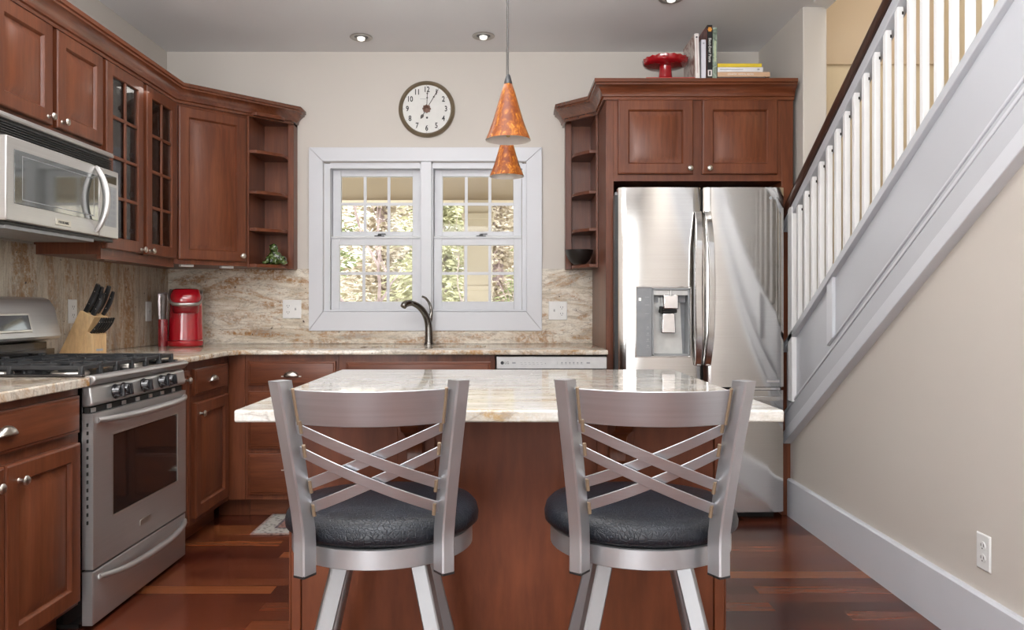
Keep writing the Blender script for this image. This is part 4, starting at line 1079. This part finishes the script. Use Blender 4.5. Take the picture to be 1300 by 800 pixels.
# silver handle band: from the back top, swooping down round the front
pts = []
half = [(-.082,.10,.322),(-.085,.05,.320),(-.087,.0,.306),(-.084,-.05,.268),(-.070,-.095,.246),(-.04,-.117,.240)]
path = [Vector(p) for p in half]+[Vector((0,-.122,.239))]+[Vector((-p[0],p[1],p[2])) for p in half[::-1]]
bm = BM(); tube(bm, smooth_path(path,5), .0085, 12, flat=(.7,1.25)); obj('handle_band', bm, SILV, hd, angle=60)
bm = BM(); obox(bm, Vector((0,-.082,.3145)), Vector((1,0,0)), Vector((0,.62,.78)).normalized(), Vector((0,-.78,.62)).normalized(), .026,.016,.004); obj('display', bm, BLACKGLASS, hd, bevel=.002)
bm = BM(); loft(bm, [(rrect(.05,-.05,.10,.02,.02),.0),(rrect(.05,-.05,.10,.02,.02),.155)]); wt = obj('water_tank', bm, plain('tank_red', (.22,.012,.018), .12, coat=.6), cm, (-.122,0,0))
bm = BM(); loft(bm, [(rrect(.046,-.046,.096,.02,.02),.156),(rrect(.050,-.048,.098,.02,.02),.300)]); obj('clear_tank', bm, TANKG, wt)
bm = BM(); loft(bm, [(rrect(.052,-.05,.10,.02,.02),.3005),(rrect(.048,-.048,.098,.02,.02),.308)]); obj('tank_lid', bm, plain('smoky_lid', (.25,.20,.20), .2), wt)

# faucet
fa = thing('faucet', 'brushed nickel arched faucet with top lever before the window', 'faucet', (-.462,4.545,CB1+.0005))
pth = smooth_path([(0,0,0),(.0,0,.07),(-.004,-.004,.13),(-.022,-.022,.185),(-.048,-.050,.222),(-.078,-.082,.243),(-.10,-.107,.248)], 8)
n_ = len(pth); bm = BM(); tube(bm, pth, [.0255-.0105*(i/(n_-1))**.8 for i in range(n_)], 20); obj('spout', bm, FAUCETM, fa, angle=60)
bm = BM(); lathe(bm, [(.030,0),(.030,.006),(.0265,.012),(.0255,.014)], seg=28); obj('base_flange', bm, FAUCETM, fa)
bm = BM(); tube(bm, smooth_path([(-.092,-.098,.2475),(-.108,-.116,.248),(-.126,-.136,.240),(-.134,-.146,.226)],5), [.0165,.0172,.018,.0185,.019,.0192,.0194,.0195,.0197,.0198,.0198,.0195,.0192,.019,.0185,.018], 20); obj('spray_head', bm, FAUCETM, fa, angle=60)
bm = BM(); tube(bm, smooth_path([(-.006,.004,.115),(.006,.006,.15),(.011,.007,.185)],5), [.018,.0175,.017,.0165,.016,.0155,.015,.0142,.0135,.0125,.011], 16); tube(bm, smooth_path([(.012,.007,.17),(.014,.006,.205),(.004,.002,.245),(-.018,-.008,.278),(-.040,-.018,.289)],6), [.0115]*4+[.0105]*5+[.009]*5+[.0075]*5+[.0065]*6, 12); obj('lever', bm, FAUCETM, fa, angle=60)

# bowl and figurine on the end shelves
bm = BM(); pr = [(.028,0),(.034,.002),(.050,.014),(.066,.034),(.077,.058),(.0825,.082),(.0835,.086),(.0805,.086),(.074,.060),(.062,.036),(.045,.016),(.0005,.010)]
lathe(bm, pr, seg=48, cap=False); bm.faces.new([bm.verts[i] for i in range(0)]) if False else None
bw = obj('bowl', bm, BOWLB, None, (.435,4.475,1.3668), angle=50); tag(bw, 'matte black bowl on the lowest right end shelf', 'bowl')
bm = BM()
def ell(c, r_, rot=0):
    res = bmesh.ops.create_uvsphere(bm, u_segments=20, v_segments=14, radius=1)
    Mx = Matrix.Translation(Vector(c)) @ Matrix.Rotation(rot,4,'Y') @ Matrix.Diagonal((*r_,1))
    bmesh.ops.transform(bm, matrix=Mx, verts=res['verts'])
ell((0,0,.040),(.044,.036,.046)); ell((-.004,-.012,.096),(.026,.026,.030)); ell((-.008,-.030,.092),(.015,.016,.012)); ell((.012,-.026,.110),(.007,.007,.008)); ell((-.020,-.026,.110),(.007,.007,.008))
ell((-.036,-.010,.034),(.016,.020,.034),.5); ell((.038,-.010,.034),(.016,.020,.036),-.5); ell((-.050,-.02,.012),(.022,.026,.012)); ell((.056,-.02,.012),(.026,.026,.013)); ell((-.012,-.036,.020),(.012,.012,.022)); ell((.014,-.036,.020),(.012,.012,.022)); ell((.046,.008,.030),(.022,.026,.026))
m, nt, b = newmat('green_glaze'); n1 = noise(nt, mapping(nt), 38, 5, .6, 1.0)
rp = ramp(nt, [(.34,(.006,.008,.006)),(.48,(.03,.055,.012)),(.60,(.085,.13,.03)),(.72,(.28,.33,.20))]); L(nt, n1.outputs[0], rp.inputs[0]); L(nt, rp.outputs[0], b.inputs['Base Color']); b.inputs['Roughness'].default_value = .12; b.inputs['Coat Weight'].default_value = .6
fg = obj('figurine', bm, MATS['green_glaze'], None, (-1.375,4.505,1.3668), angle=80)
md = fg.modifiers.new('fuse','REMESH'); md.mode = 'VOXEL'; md.voxel_size = .0035; md.use_smooth_shade = True
realize(fg); md = fg.modifiers.new('soft','SMOOTH'); md.iterations = 6
for p in fg.data.polygons: p.use_smooth = True
tag(fg, 'glazed green ceramic frog figurine on the lowest left end shelf', 'figurine')

# crockery behind the glazed doors (cabinet local frame baked into world)
def cab(x, y, z): return (XU - y, 3.352+x, 1.35+z)
bm = BM(); 
def bowlmesh(r_, h_):
    bm = BM(); lathe(bm, [(r_*.4,0),(r_*.75,h_*.35),(r_,h_),(r_*.97,h_),(r_*.7,h_*.4),(.0005,h_*.12)], seg=36, cap=False); return bm
YEL = plain('yellow_glaze', (.55,.42,.12), .25, coat=.4)
CRM = plain('cream_glaze', (.62,.55,.40), .25, coat=.4)
WHG = plain('white_glaze', (.68,.70,.72), .25, coat=.4)
tag(obj('serving_bowl', bowlmesh(.105,.075), YEL, None, cab(.215,.135,.6585)), 'wide yellow bowl on the top shelf behind the left glazed door', 'bowl')
tag(obj('serving_bowl', bowlmesh(.07,.065), CRM, None, cab(.475,.14,.6585)), 'small yellow-cream bowl on the top shelf behind the right glazed door', 'bowl')
bm = BM()
for k in range(3): lathe(bm, [(.03,.018*k),(.042,.018*k+.03),(.040,.018*k+.03),(.026,.018*k+.006)], seg=28, cap=False)
for k in range(3):
    b_ = BM(); lathe(b_, [(.026,0),(.034,.006),(.043,.034),(.041,.034),(.032,.008),(.0005,.005)], seg=28, cap=False)
    o = obj('cup', b_, WHG, None, cab(.485,.12,.4495+.016*k)); tag(o, ['white cup at the bottom of the nested stack behind the right glazed door','white cup in the middle of the nested stack behind the right glazed door','white cup on top of the nested stack behind the right glazed door'][k], 'cup', 'nested white cups')
bm.free()
names = ['lowest','second','third','fourth','fifth','topmost']
for k in range(6):
    b_ = BM(); lathe(b_, [(.06,0),(.105,.010),(.108,.013),(.104,.013),(.06,.004),(.0005,.004)], seg=40, cap=False)
    o = obj('plate', b_, WHG, None, cab(.20,.16,.0215+.0125*k)); tag(o, f'{names[k]} white plate in the stack behind the left glazed door', 'plate', 'stacked white plates')

# ------------------------------------------------------------------ on top of the refrigerator cabinet
TZ = 2.3225
bm = BM(); box(bm, 0,.27,-.11,.11,0,.012); b_ = tag(obj('book', bm, plain('red_cover', (.42,.05,.04), .5), None, (.745,4.12,TZ), bevel=.001), 'thin red book lying flat under the red cake stand', 'book')
cs = thing('cake_stand', 'glossy red scalloped cake stand on top of the refrigerator cabinet', 'cake stand', (.870,4.12,TZ+.0125))
bm = BM(); lathe(bm, [(.050,0),(.050,.004),(.044,.012),(.038,.03),(.034,.06),(.035,.0885)], seg=40); obj('pedestal', bm, REDC, cs, angle=60)
bm = BM(); G = []; sg = 120
for rr_, z_ in ((.030,.0890),(.095,.0915),(.112,.096),(.119,.106),(.122,.126),(.117,.126),(.110,.112),(.0005,.108)):
    ring = []
    for i in range(sg):
        a = 2*PI*i/sg; k = 1+.022*abs(math.sin(a*10))*(1 if rr_ > .09 else 0); ring.append(bm.verts.new((rr_*k*math.cos(a), rr_*k*math.sin(a), z_-(.004*abs(math.cos(a*10)) if rr_ > .115 else 0))))
    G.append(ring)
for A, B in zip(G, G[1:]):
    for i in range(sg): bm.faces.new((A[i],A[(i+1)%sg],B[(i+1)%sg],B[i]))
obj('plate', bm, REDC, cs, angle=50)
PAGE = plain('page_edges', (.62,.57,.48), .8, scale=90)
def cover(name, stops, sc=9, dist=1.5):
    m, nt, b = newmat(name); n1 = noise(nt, mapping(nt), sc, 4, .6, dist); rp = ramp(nt, stops); L(nt, n1.outputs[0], rp.inputs[0]); L(nt, rp.outputs[0], b.inputs['Base Color']); b.inputs['Roughness'].default_value = .4; return m
def book(label, x0, th, h, d, y0, cov, spine=None, lean=0, txt=None, tcol=None, tsize=.012, band=None):
    """upright book, spine towards the room"""
    t = thing('book', label, 'book', (x0, y0, TZ), 0, 'cookbooks on the refrigerator cabinet'); t.rotation_euler = (0, lean, 0)
    bm = BM(); box(bm, .0018, th-.0018, .002, d-.003, .003, h-.003); obj('pages', bm, PAGE, t)
    bm = BM(); box(bm, 0, .0018, 0, d, 0, h); box(bm, th-.0018, th, 0, d, 0, h); obj('cover', bm, cov, t)
    bm = BM(); box(bm, 0, th, -.0015, .002, 0, h); s_ = obj('spine', bm, spine or cov, t, bevel=.001)
    if txt: text('lettering', txt, tsize, tcol, s_, (th/2,-.0019,h*.53), (PI/2, PI/2, 0))
    return t, s_
wht = plain('white_cover', (.66,.62,.60), .5); 
t, s_ = book('white-spined upright cookbook leaning left, photo of food on its cover', 1.003, .0235, .238, .25, 3.996, cover('photo_cover', [(.3,(.05,.03,.03)),(.45,(.28,.17,.14)),(.55,(.55,.50,.46)),(.68,(.25,.21,.19))]), wht, R(-1.6), 'HOME COOKING' if False else None)
bm = BM(); lathe(bm, [(.005,-.0016),(.005,-.0021)], axis='y', seg=14); obj('emblem', bm, DKPRINT, s_, (.0118,0,.219))
bm = BM(); box(bm, .0095,.0135,-.0021,-.0014,.03,.21); obj('lettering', bm, plain('faint_print', (.52,.40,.38), .6), s_)
t, s_ = book('thin white upright book between the white and black cookbooks', 1.0345, .0245, .208, .20, 4.000, plain('pale_cover', (.58,.57,.62), .5))
bm = BM(); lathe(bm, [(.005,-.0016),(.005,-.0021)], axis='y', seg=14); obj('emblem', bm, PRINT, s_, (.0122,0,.188))
t, s_ = book('tall dark maroon book standing behind the thin white one', 1.0280, .0055, .262, .20, 4.10, plain('maroon_cover', (.13,.03,.03), .45)) 
t, s_ = book('tall black upright cookbook with an orange flower on its spine', 1.0640, .0275, .282, .24, 3.993, cover('maroon_photo', [(.35,(.03,.02,.02)),(.5,(.16,.05,.045)),(.65,(.24,.14,.12))]), plain('black_cover', (.012,.011,.012), .35), 0, 'Best-Ever Pasta', plain('white_print', (.7,.7,.68), .5), .0205)
bm = BM()
for k in range(6): a = 2*PI*k/6; lathe(bm, [(.0046,-.0016),(.0046,-.0022)], (.0135+.0075*math.cos(a),0,.259+.0085*math.sin(a)), axis='y', seg=10)
lathe(bm, [(.005,-.0016),(.005,-.0023)], (.0135,0,.259), axis='y', seg=10); obj('flower', bm, plain('orange_print', (.70,.30,.05), .5), s_)
bm = BM(); box(bm, .003,.0245,-.0022,-.0014,.012,.045); pl = obj('publisher_label', bm, wht, s_); bm = BM(); box(bm, .009,.018,-.0026,-.0021,.017,.040); obj('emblem', bm, DKPRINT, pl)
t, s_ = book('grey-green upright book at the right end of the standing row', 1.0925, .0225, .270, .22, 3.995, cover('green_cover', [(.35,(.10,.13,.10)),(.5,(.24,.30,.24)),(.6,(.34,.40,.33)),(.7,(.20,.26,.30))], 22), None, R(.4), 'Good Cooking' if False else None)
bm = BM(); box(bm, .008,.016,-.0022,-.0014,.09,.20); obj('lettering', bm, plain('pale_green_print', (.45,.50,.32), .6), s_)
# flat stack
zz = TZ
for lab, col, x0, x1, th, dp in (('dark slim book at the bottom of the flat stack', (.05,.045,.045), 1.120, 1.375, .010, .20), ('tan book with white lettering, second from the bottom of the flat stack', (.55,.36,.23), 1.120, 1.397, .0255, .22), ('white book in the flat stack under the yellow one', (.66,.66,.67), 1.120, 1.360, .0245, .20), ('yellow book on top of the flat stack', (.62,.46,.03), 1.120, 1.354, .0195, .19)):
    t = thing('book', lab, 'book', (x0, 3.998, zz), 0, 'books stacked flat on the refrigerator cabinet'); w_ = x1-x0
    bm = BM(); box(bm, .002, w_-.002, .002, dp-.002, .002, th-.002); obj('pages', bm, PAGE, t)
    c_ = plain('cover_'+lab.split()[0], col, .45); bm = BM(); box(bm, 0, w_, 0, dp, 0, .002); box(bm, 0, w_, 0, dp, th-.002, th); obj('cover', bm, c_, t)
    bm = BM(); box(bm, 0, w_, -.0015, .002, 0, th); s_ = obj('spine', bm, c_, t, bevel=.001)
    if 'white book' in lab: bm = BM(); box(bm, .012, .135, -.002, -.0014, th*.45, th*.6); box(bm, .21, .222, -.002, -.0014, th*.35, th*.7); obj('lettering', bm, PRINT, s_)
    if lab.startswith('tan'): text('lettering', 'COUNTRY  ANNUAL RECIPES', .0105, plain('white_print', (.7,.7,.68), .5), s_, (w_*.44,-.0019,th/2)); 
    zz += th+.0004

# ------------------------------------------------------------------ rug
m, nt, b = newmat('patterned_rug')
tc = N(nt,'ShaderNodeTexCoord'); sp = N(nt,'ShaderNodeSeparateXYZ'); L(nt, tc.outputs['Object'], sp.inputs[0])
RW, RD = 1.30, .36
def mth(op, a, bb):
    n = N(nt,'ShaderNodeMath', operation=op)
    for i, v in enumerate((a,bb)):
        if hasattr(v,'is_output'): L(nt, v, n.inputs[i])
        else: n.inputs[i].default_value = v
    return n.outputs[0]
ex = mth('SUBTRACT', RW/2, mth('ABSOLUTE', sp.outputs[0], 0)); ey = mth('SUBTRACT', RD/2, mth('ABSOLUTE', sp.outputs[1], 0)); e = mth('MULTIPLY', mth('MINIMUM', ex, ey), 6)
rp = ramp(nt, [(0,(.30,.20,.17)),(.05,(.32,.21,.18)),(.07,(.36,.34,.31)),(.15,(.40,.38,.34)),(.50,(.38,.36,.32)),(.54,(.14,.11,.12)),(.62,(.30,.16,.13)),(1,(.28,.15,.13))], 'CONSTANT'); L(nt, e, rp.inputs[0])
v_ = N(nt,'ShaderNodeTexVoronoi'); v_.inputs['Scale'].default_value = 45; L(nt, tc.outputs['Object'], v_.inputs['Vector'])
r2 = ramp(nt, [(.25,(.35,.33,.36)),(.45,(1,1,1))]); L(nt, v_.outputs[0], r2.inputs[0])
L(nt, mix(nt, .8, rp.outputs[0], r2.outputs[0], 'MULTIPLY'), b.inputs['Base Color']); b.inputs['Roughness'].default_value = .95
bm = BM(); box(bm, -RW/2, RW/2, -RD/2, RD/2, 0, .007); rg = obj('rug', bm, m, None, (-1.25+RW/2, 3.695+RD/2, .0005), bevel=.002); tag(rg, 'grey and rust patterned rug on the floor before the sink', 'rug')
# ------------------------------------------------------------------ outside the window
def gmat(name, stops, sc, dist=1.0, rough=.9, detail=6):
    m, nt, b = newmat(name); n1 = noise(nt, mapping(nt), sc, detail, .65, dist); rp = ramp(nt, stops); L(nt, n1.outputs[0], rp.inputs[0]); L(nt, rp.outputs[0], b.inputs['Base Color']); b.inputs['Roughness'].default_value = rough; return m
TANW = plain('tan_porch_wood', (.38,.31,.235), .7, scale=4)
POSTW = plain('porch_post_wood', (.44,.38,.30), .7, scale=4)
CREAMT = plain('cream_porch_trim', (.78,.70,.58), .6)
HILL = gmat('leaf_littered_hill', [(.30,(.20,.15,.12)),(.42,(.42,.33,.26)),(.52,(.62,.55,.46)),(.60,(.36,.38,.20)),(.70,(.80,.78,.74))], 1.6, 2.0)
rnd = random.Random(11)
bm = BM(); box(bm, -4.5, 3.2, 6.9, 7.1, 2.08, 2.75); po = obj('porch_beam', bm, TANW); tag(po, 'tan porch header beam seen through the window top', 'beam')
bm = BM(); box(bm, -4.5, 3.2, 6.86, 6.9, 2.04, 2.085); obj('trim_board', bm, CREAMT, po)
bm = BM(); box(bm, -4.5, 3.2, 4.9, 7.1, 2.76, 2.80); tag(obj('porch_ceiling', bm, TANW), 'tan porch ceiling boards outside above the window', 'ceiling boards')
bm = BM(); box(bm, -.365, -.12, 6.55, 6.80, -.8, 2.04); pp = obj('porch_post', bm, POSTW); tag(pp, 'square tan porch post outside the right window', 'post')
bm = BM(); box(bm, -.38, -.105, 6.535, 6.815, 1.88, 1.93); box(bm, -.375, -.11, 6.54, 6.81, 1.26, 1.30); obj('post_trim', bm, POSTW, pp, bevel=.004)
# hillside
bm = BM(); nx, ny = 50, 40; G = []
for j in range(ny+1):
    y = 7.6+30*(j/ny)**1.4; row = []
    for i in range(nx+1):
        x = -16+32*i/nx; z = -.9+.30*(y-7.6)+.35*math.sin(x*.6+y*.3)+.25*math.sin(x*1.7-y*.8)+rnd.uniform(-.12,.12); row.append(bm.verts.new((x,y,z)))
    G.append(row)
for A, B in zip(G, G[1:]):
    for i in range(nx): bm.faces.new((A[i],A[i+1],B[i+1],B[i]))
hl = obj('hillside', bm, HILL, angle=180); struct(hl)
def hz(x, y): return -.9+.30*(y-7.6)+.35*math.sin(x*.6+y*.3)+.25*math.sin(x*1.7-y*.8)
BARK = gmat('grey_bark', [(.35,(.20,.14,.14)),(.6,(.40,.31,.30))], 9)
NEED = [gmat('needles_a', [(.35,(.12,.14,.06)),(.6,(.28,.31,.15))], 4), gmat('needles_b', [(.35,(.28,.27,.15)),(.6,(.52,.50,.32))], 4), gmat('needles_c', [(.35,(.36,.29,.22)),(.6,(.58,.50,.40))], 4)]
def conifer(label, x, y, h, spread, mat, density, seed):
    r_ = random.Random(seed); z0 = hz(x,y)-.2
    t = thing('conifer_tree', label, 'tree', (x,y,z0), 0, 'conifers on the hillside outside')
    bm = BM(); tube(bm, [(0,0,0),(.02,.02,h*.5),(0,0,h)], [.13,.08,.01], 8); obj('trunk', bm, BARK, t)
    bm = BM()
    for k in range(density):
        q = r_.uniform(.06,.98); a = r_.uniform(0,2*PI); ln = spread*(1-q*.8)*r_.uniform(.6,1.1); zb = q*h
        d = Vector((math.cos(a),math.sin(a),0)); prev = None
        for i in range(7):
            s = i/6; c = d*ln*s+Vector((0,0,zb-.35*ln*s*s+.08*math.sin(s*5)))
            sd = Vector((-d.y,d.x,0))
            for m_ in range(7):
                o = c+Vector((r_.uniform(-.1,.1),r_.uniform(-.1,.1),r_.uniform(-.06,.06))); w_ = .045*(1.25-s); l_ = .13
                dr = (d*r_.uniform(.4,1)+sd*r_.uniform(-1,1)+Vector((0,0,r_.uniform(-.6,.2)))).normalized(); up_ = dr.cross(sd+Vector((0,0,r_.uniform(-1,1)))).normalized()
                v = [bm.verts.new(p) for p in (o-up_*w_*.3, o+dr*l_*.5+up_*.0-up_*w_*.6, o+dr*l_, o+dr*l_*.5+up_*w_*.6)]; bm.faces.new(v)
    obj('foliage', bm, mat, t, angle=180)
T = [(-2.9,9.6,3.2,1.3,1,60,'olive conifer beyond the left end of the porch'),(-1.9,11.5,4.2,1.6,2,70,'tan drooping conifer behind the bare tree'),(-.9,10.2,3.6,1.4,1,60,'pale green conifer seen beside the window mullion'),(-1.35,13.5,5,1.8,0,70,'dark conifer far up the hill left of center'),(-.15,13.0,4.6,1.7,2,70,'tan conifer behind the porch post'),(.55,10.0,3.0,1.3,0,80,'deep green conifer low at the right window edge'),(.3,15.5,5,2.0,1,70,'olive conifer far up the hill at right'),(1.2,12.2,4.4,1.6,2,60,'tan conifer beyond the right end of the window'),(-3.6,14,5,2,0,60,'dark conifer far beyond the left window edge')]
for i, (x,y,h,s,mi,dn,lab) in enumerate(T): conifer(lab, x, y, h, s, NEED[mi], int(dn*2.4), 100+i)
def bare_tree(label, x, y, h, seed, r0, lean):
    r_ = random.Random(seed); t = thing('bare_tree', label, 'tree', (x,y,hz(x,y)-.15))
    segs = []
    def grow(p, d, ln, rad, dep):
        pts = [p]; 
        for i in range(4):
            d = (d+Vector((r_.uniform(-.22,.22),r_.uniform(-.22,.22),r_.uniform(-.05,.18)))).normalized(); p = p+d*ln/4; pts.append(p)
        segs.append((pts,[rad*(1-.13*i) for i in range(5)]))
        if dep > 0:
            for k in range(2 if dep < 3 else 3):
                nd_ = (d+Vector((r_.uniform(-.9,.9),r_.uniform(-.5,.5),r_.uniform(-.1,.5)))).normalized(); grow(pts[r_.choice((2,3,4))], nd_, ln*r_.uniform(.6,.85), rad*.55, dep-1)
    grow(Vector((0,0,0)), Vector((lean,0,1)).normalized(), h*.45, r0, 4)
    bm = BM()
    tr_ = segs[0]; tube(bm, *tr_, 8); obj('trunk', bm, BARK, t)
    bm = BM()
    for pts, rs in segs[1:]: tube(bm, pts, rs, 5)
    obj('branches', bm, BARK, t)
bare_tree('bare grey tree with forking branches outside the left window', -1.62, 8.2, 2.9, 5, .055, .03)
bare_tree('thin bare tree with fine twigs outside the right window', .02, 9.2, 3.0, 9, .04, -.1)

# ------------------------------------------------------------------ light
w = bpy.data.worlds.new('world'); SC.world = w; w.use_nodes = True; nt = w.node_tree; nt.nodes.clear()
o = nt.nodes.new('ShaderNodeOutputWorld'); bgd = nt.nodes.new('ShaderNodeBackground'); tc = nt.nodes.new('ShaderNodeTexCoord'); sp = nt.nodes.new('ShaderNodeSeparateXYZ')
rp = nt.nodes.new('ShaderNodeValToRGB'); rp.color_ramp.elements[0].position = .45; rp.color_ramp.elements[0].color = (.55,.55,.50,1); rp.color_ramp.elements[1].position = .75; rp.color_ramp.elements[1].color = (.88,.94,1,1)
mr = nt.nodes.new('ShaderNodeMapRange'); mr.inputs[1].default_value = -1; mr.inputs[2].default_value = 1
nt.links.new(tc.outputs['Generated'], sp.inputs[0]); nt.links.new(sp.outputs[2], mr.inputs[0]); nt.links.new(mr.outputs[0], rp.inputs[0]); nt.links.new(rp.outputs[0], bgd.inputs[0]); nt.links.new(bgd.outputs[0], o.inputs[0])
bgd.inputs[1].default_value = 3.8
def area(name, loc, target, sx_, sy_, power, col=(1,1,1), spread=180):
    l = bpy.data.lights.new(name, 'AREA'); l.shape = 'RECTANGLE'; l.size = sx_; l.size_y = sy_; l.energy = power; l.color = col; l.spread = R(spread)
    ob = bpy.data.objects.new(name, l); COL.objects.link(ob); ob.location = loc; ob.rotation_euler = (Vector(target)-Vector(loc)).to_track_quat('-Z','Y').to_euler(); return ob
area('rear_left_fill', (-1.05,-2.9,1.35), (-.5,3,1.2), 1.7, 2.2, 70, (.975,.988,1))  # added fill lamp in front of the solid rear wall, no window there
area('rear_right_fill', (.75,-2.9,1.3), (.5,3,1.2), 1.3, 2.2, 16, (.975,.988,1))  # second added fill behind the camera, no door there; brightens the metal
area('ceiling_fill', (-.4,.5,2.02), (-.3,.62,2.69), 1.9, 1.4, 120, (.975,.988,1))  # unseen upward lamp added to brighten the ceiling, no fixture
area('overhead_fill', (-.2,.4,2.66), (-.2,.6,0), 2.2, 1.6, 14, (1,.985,.96))  # added overhead fill under the ceiling, no such fixture
area('stairwell_fill', (2.1,2.2,4.8), (2.0,2.6,0), .9, 3.0, 36, (1,.985,.96))  # added fill at the top of the closed stairwell
area('kitchen_fill', (-.5,3.0,2.66), (-.3,3.3,0), 1.6, 1.4, 20, (1,.98,.95))  # added fill above the work area, apart from the recessed lights
area('cabinet_fill', (-1.93,3.72,2.185), (-1.93,3.72,1.4), .5, .1, .4, (1,.95,.88))  # lamp added inside the glazed cabinet to lighten the crockery
sun = bpy.data.lights.new('sun','SUN'); sun.energy = 2.2; sun.angle = R(4); sun.color = (1,.96,.88); so = bpy.data.objects.new('sun', sun); COL.objects.link(so); so.rotation_euler = (R(48),R(12),R(-8))
SC.view_settings.view_transform = 'Standard'; SC.view_settings.look = 'None'; SC.view_settings.exposure = .48; SC.view_settings.gamma = 1
SC.cycles.max_bounces = 8; SC.cycles.diffuse_bounces = 4; SC.cycles.glossy_bounces = 5; SC.cycles.transparent_max_bounces = 12; SC.cycles.use_denoising = True
SC.cycles.sample_clamp_indirect = 6; SC.cycles.caustics_reflective = False; SC.cycles.caustics_refractive = False
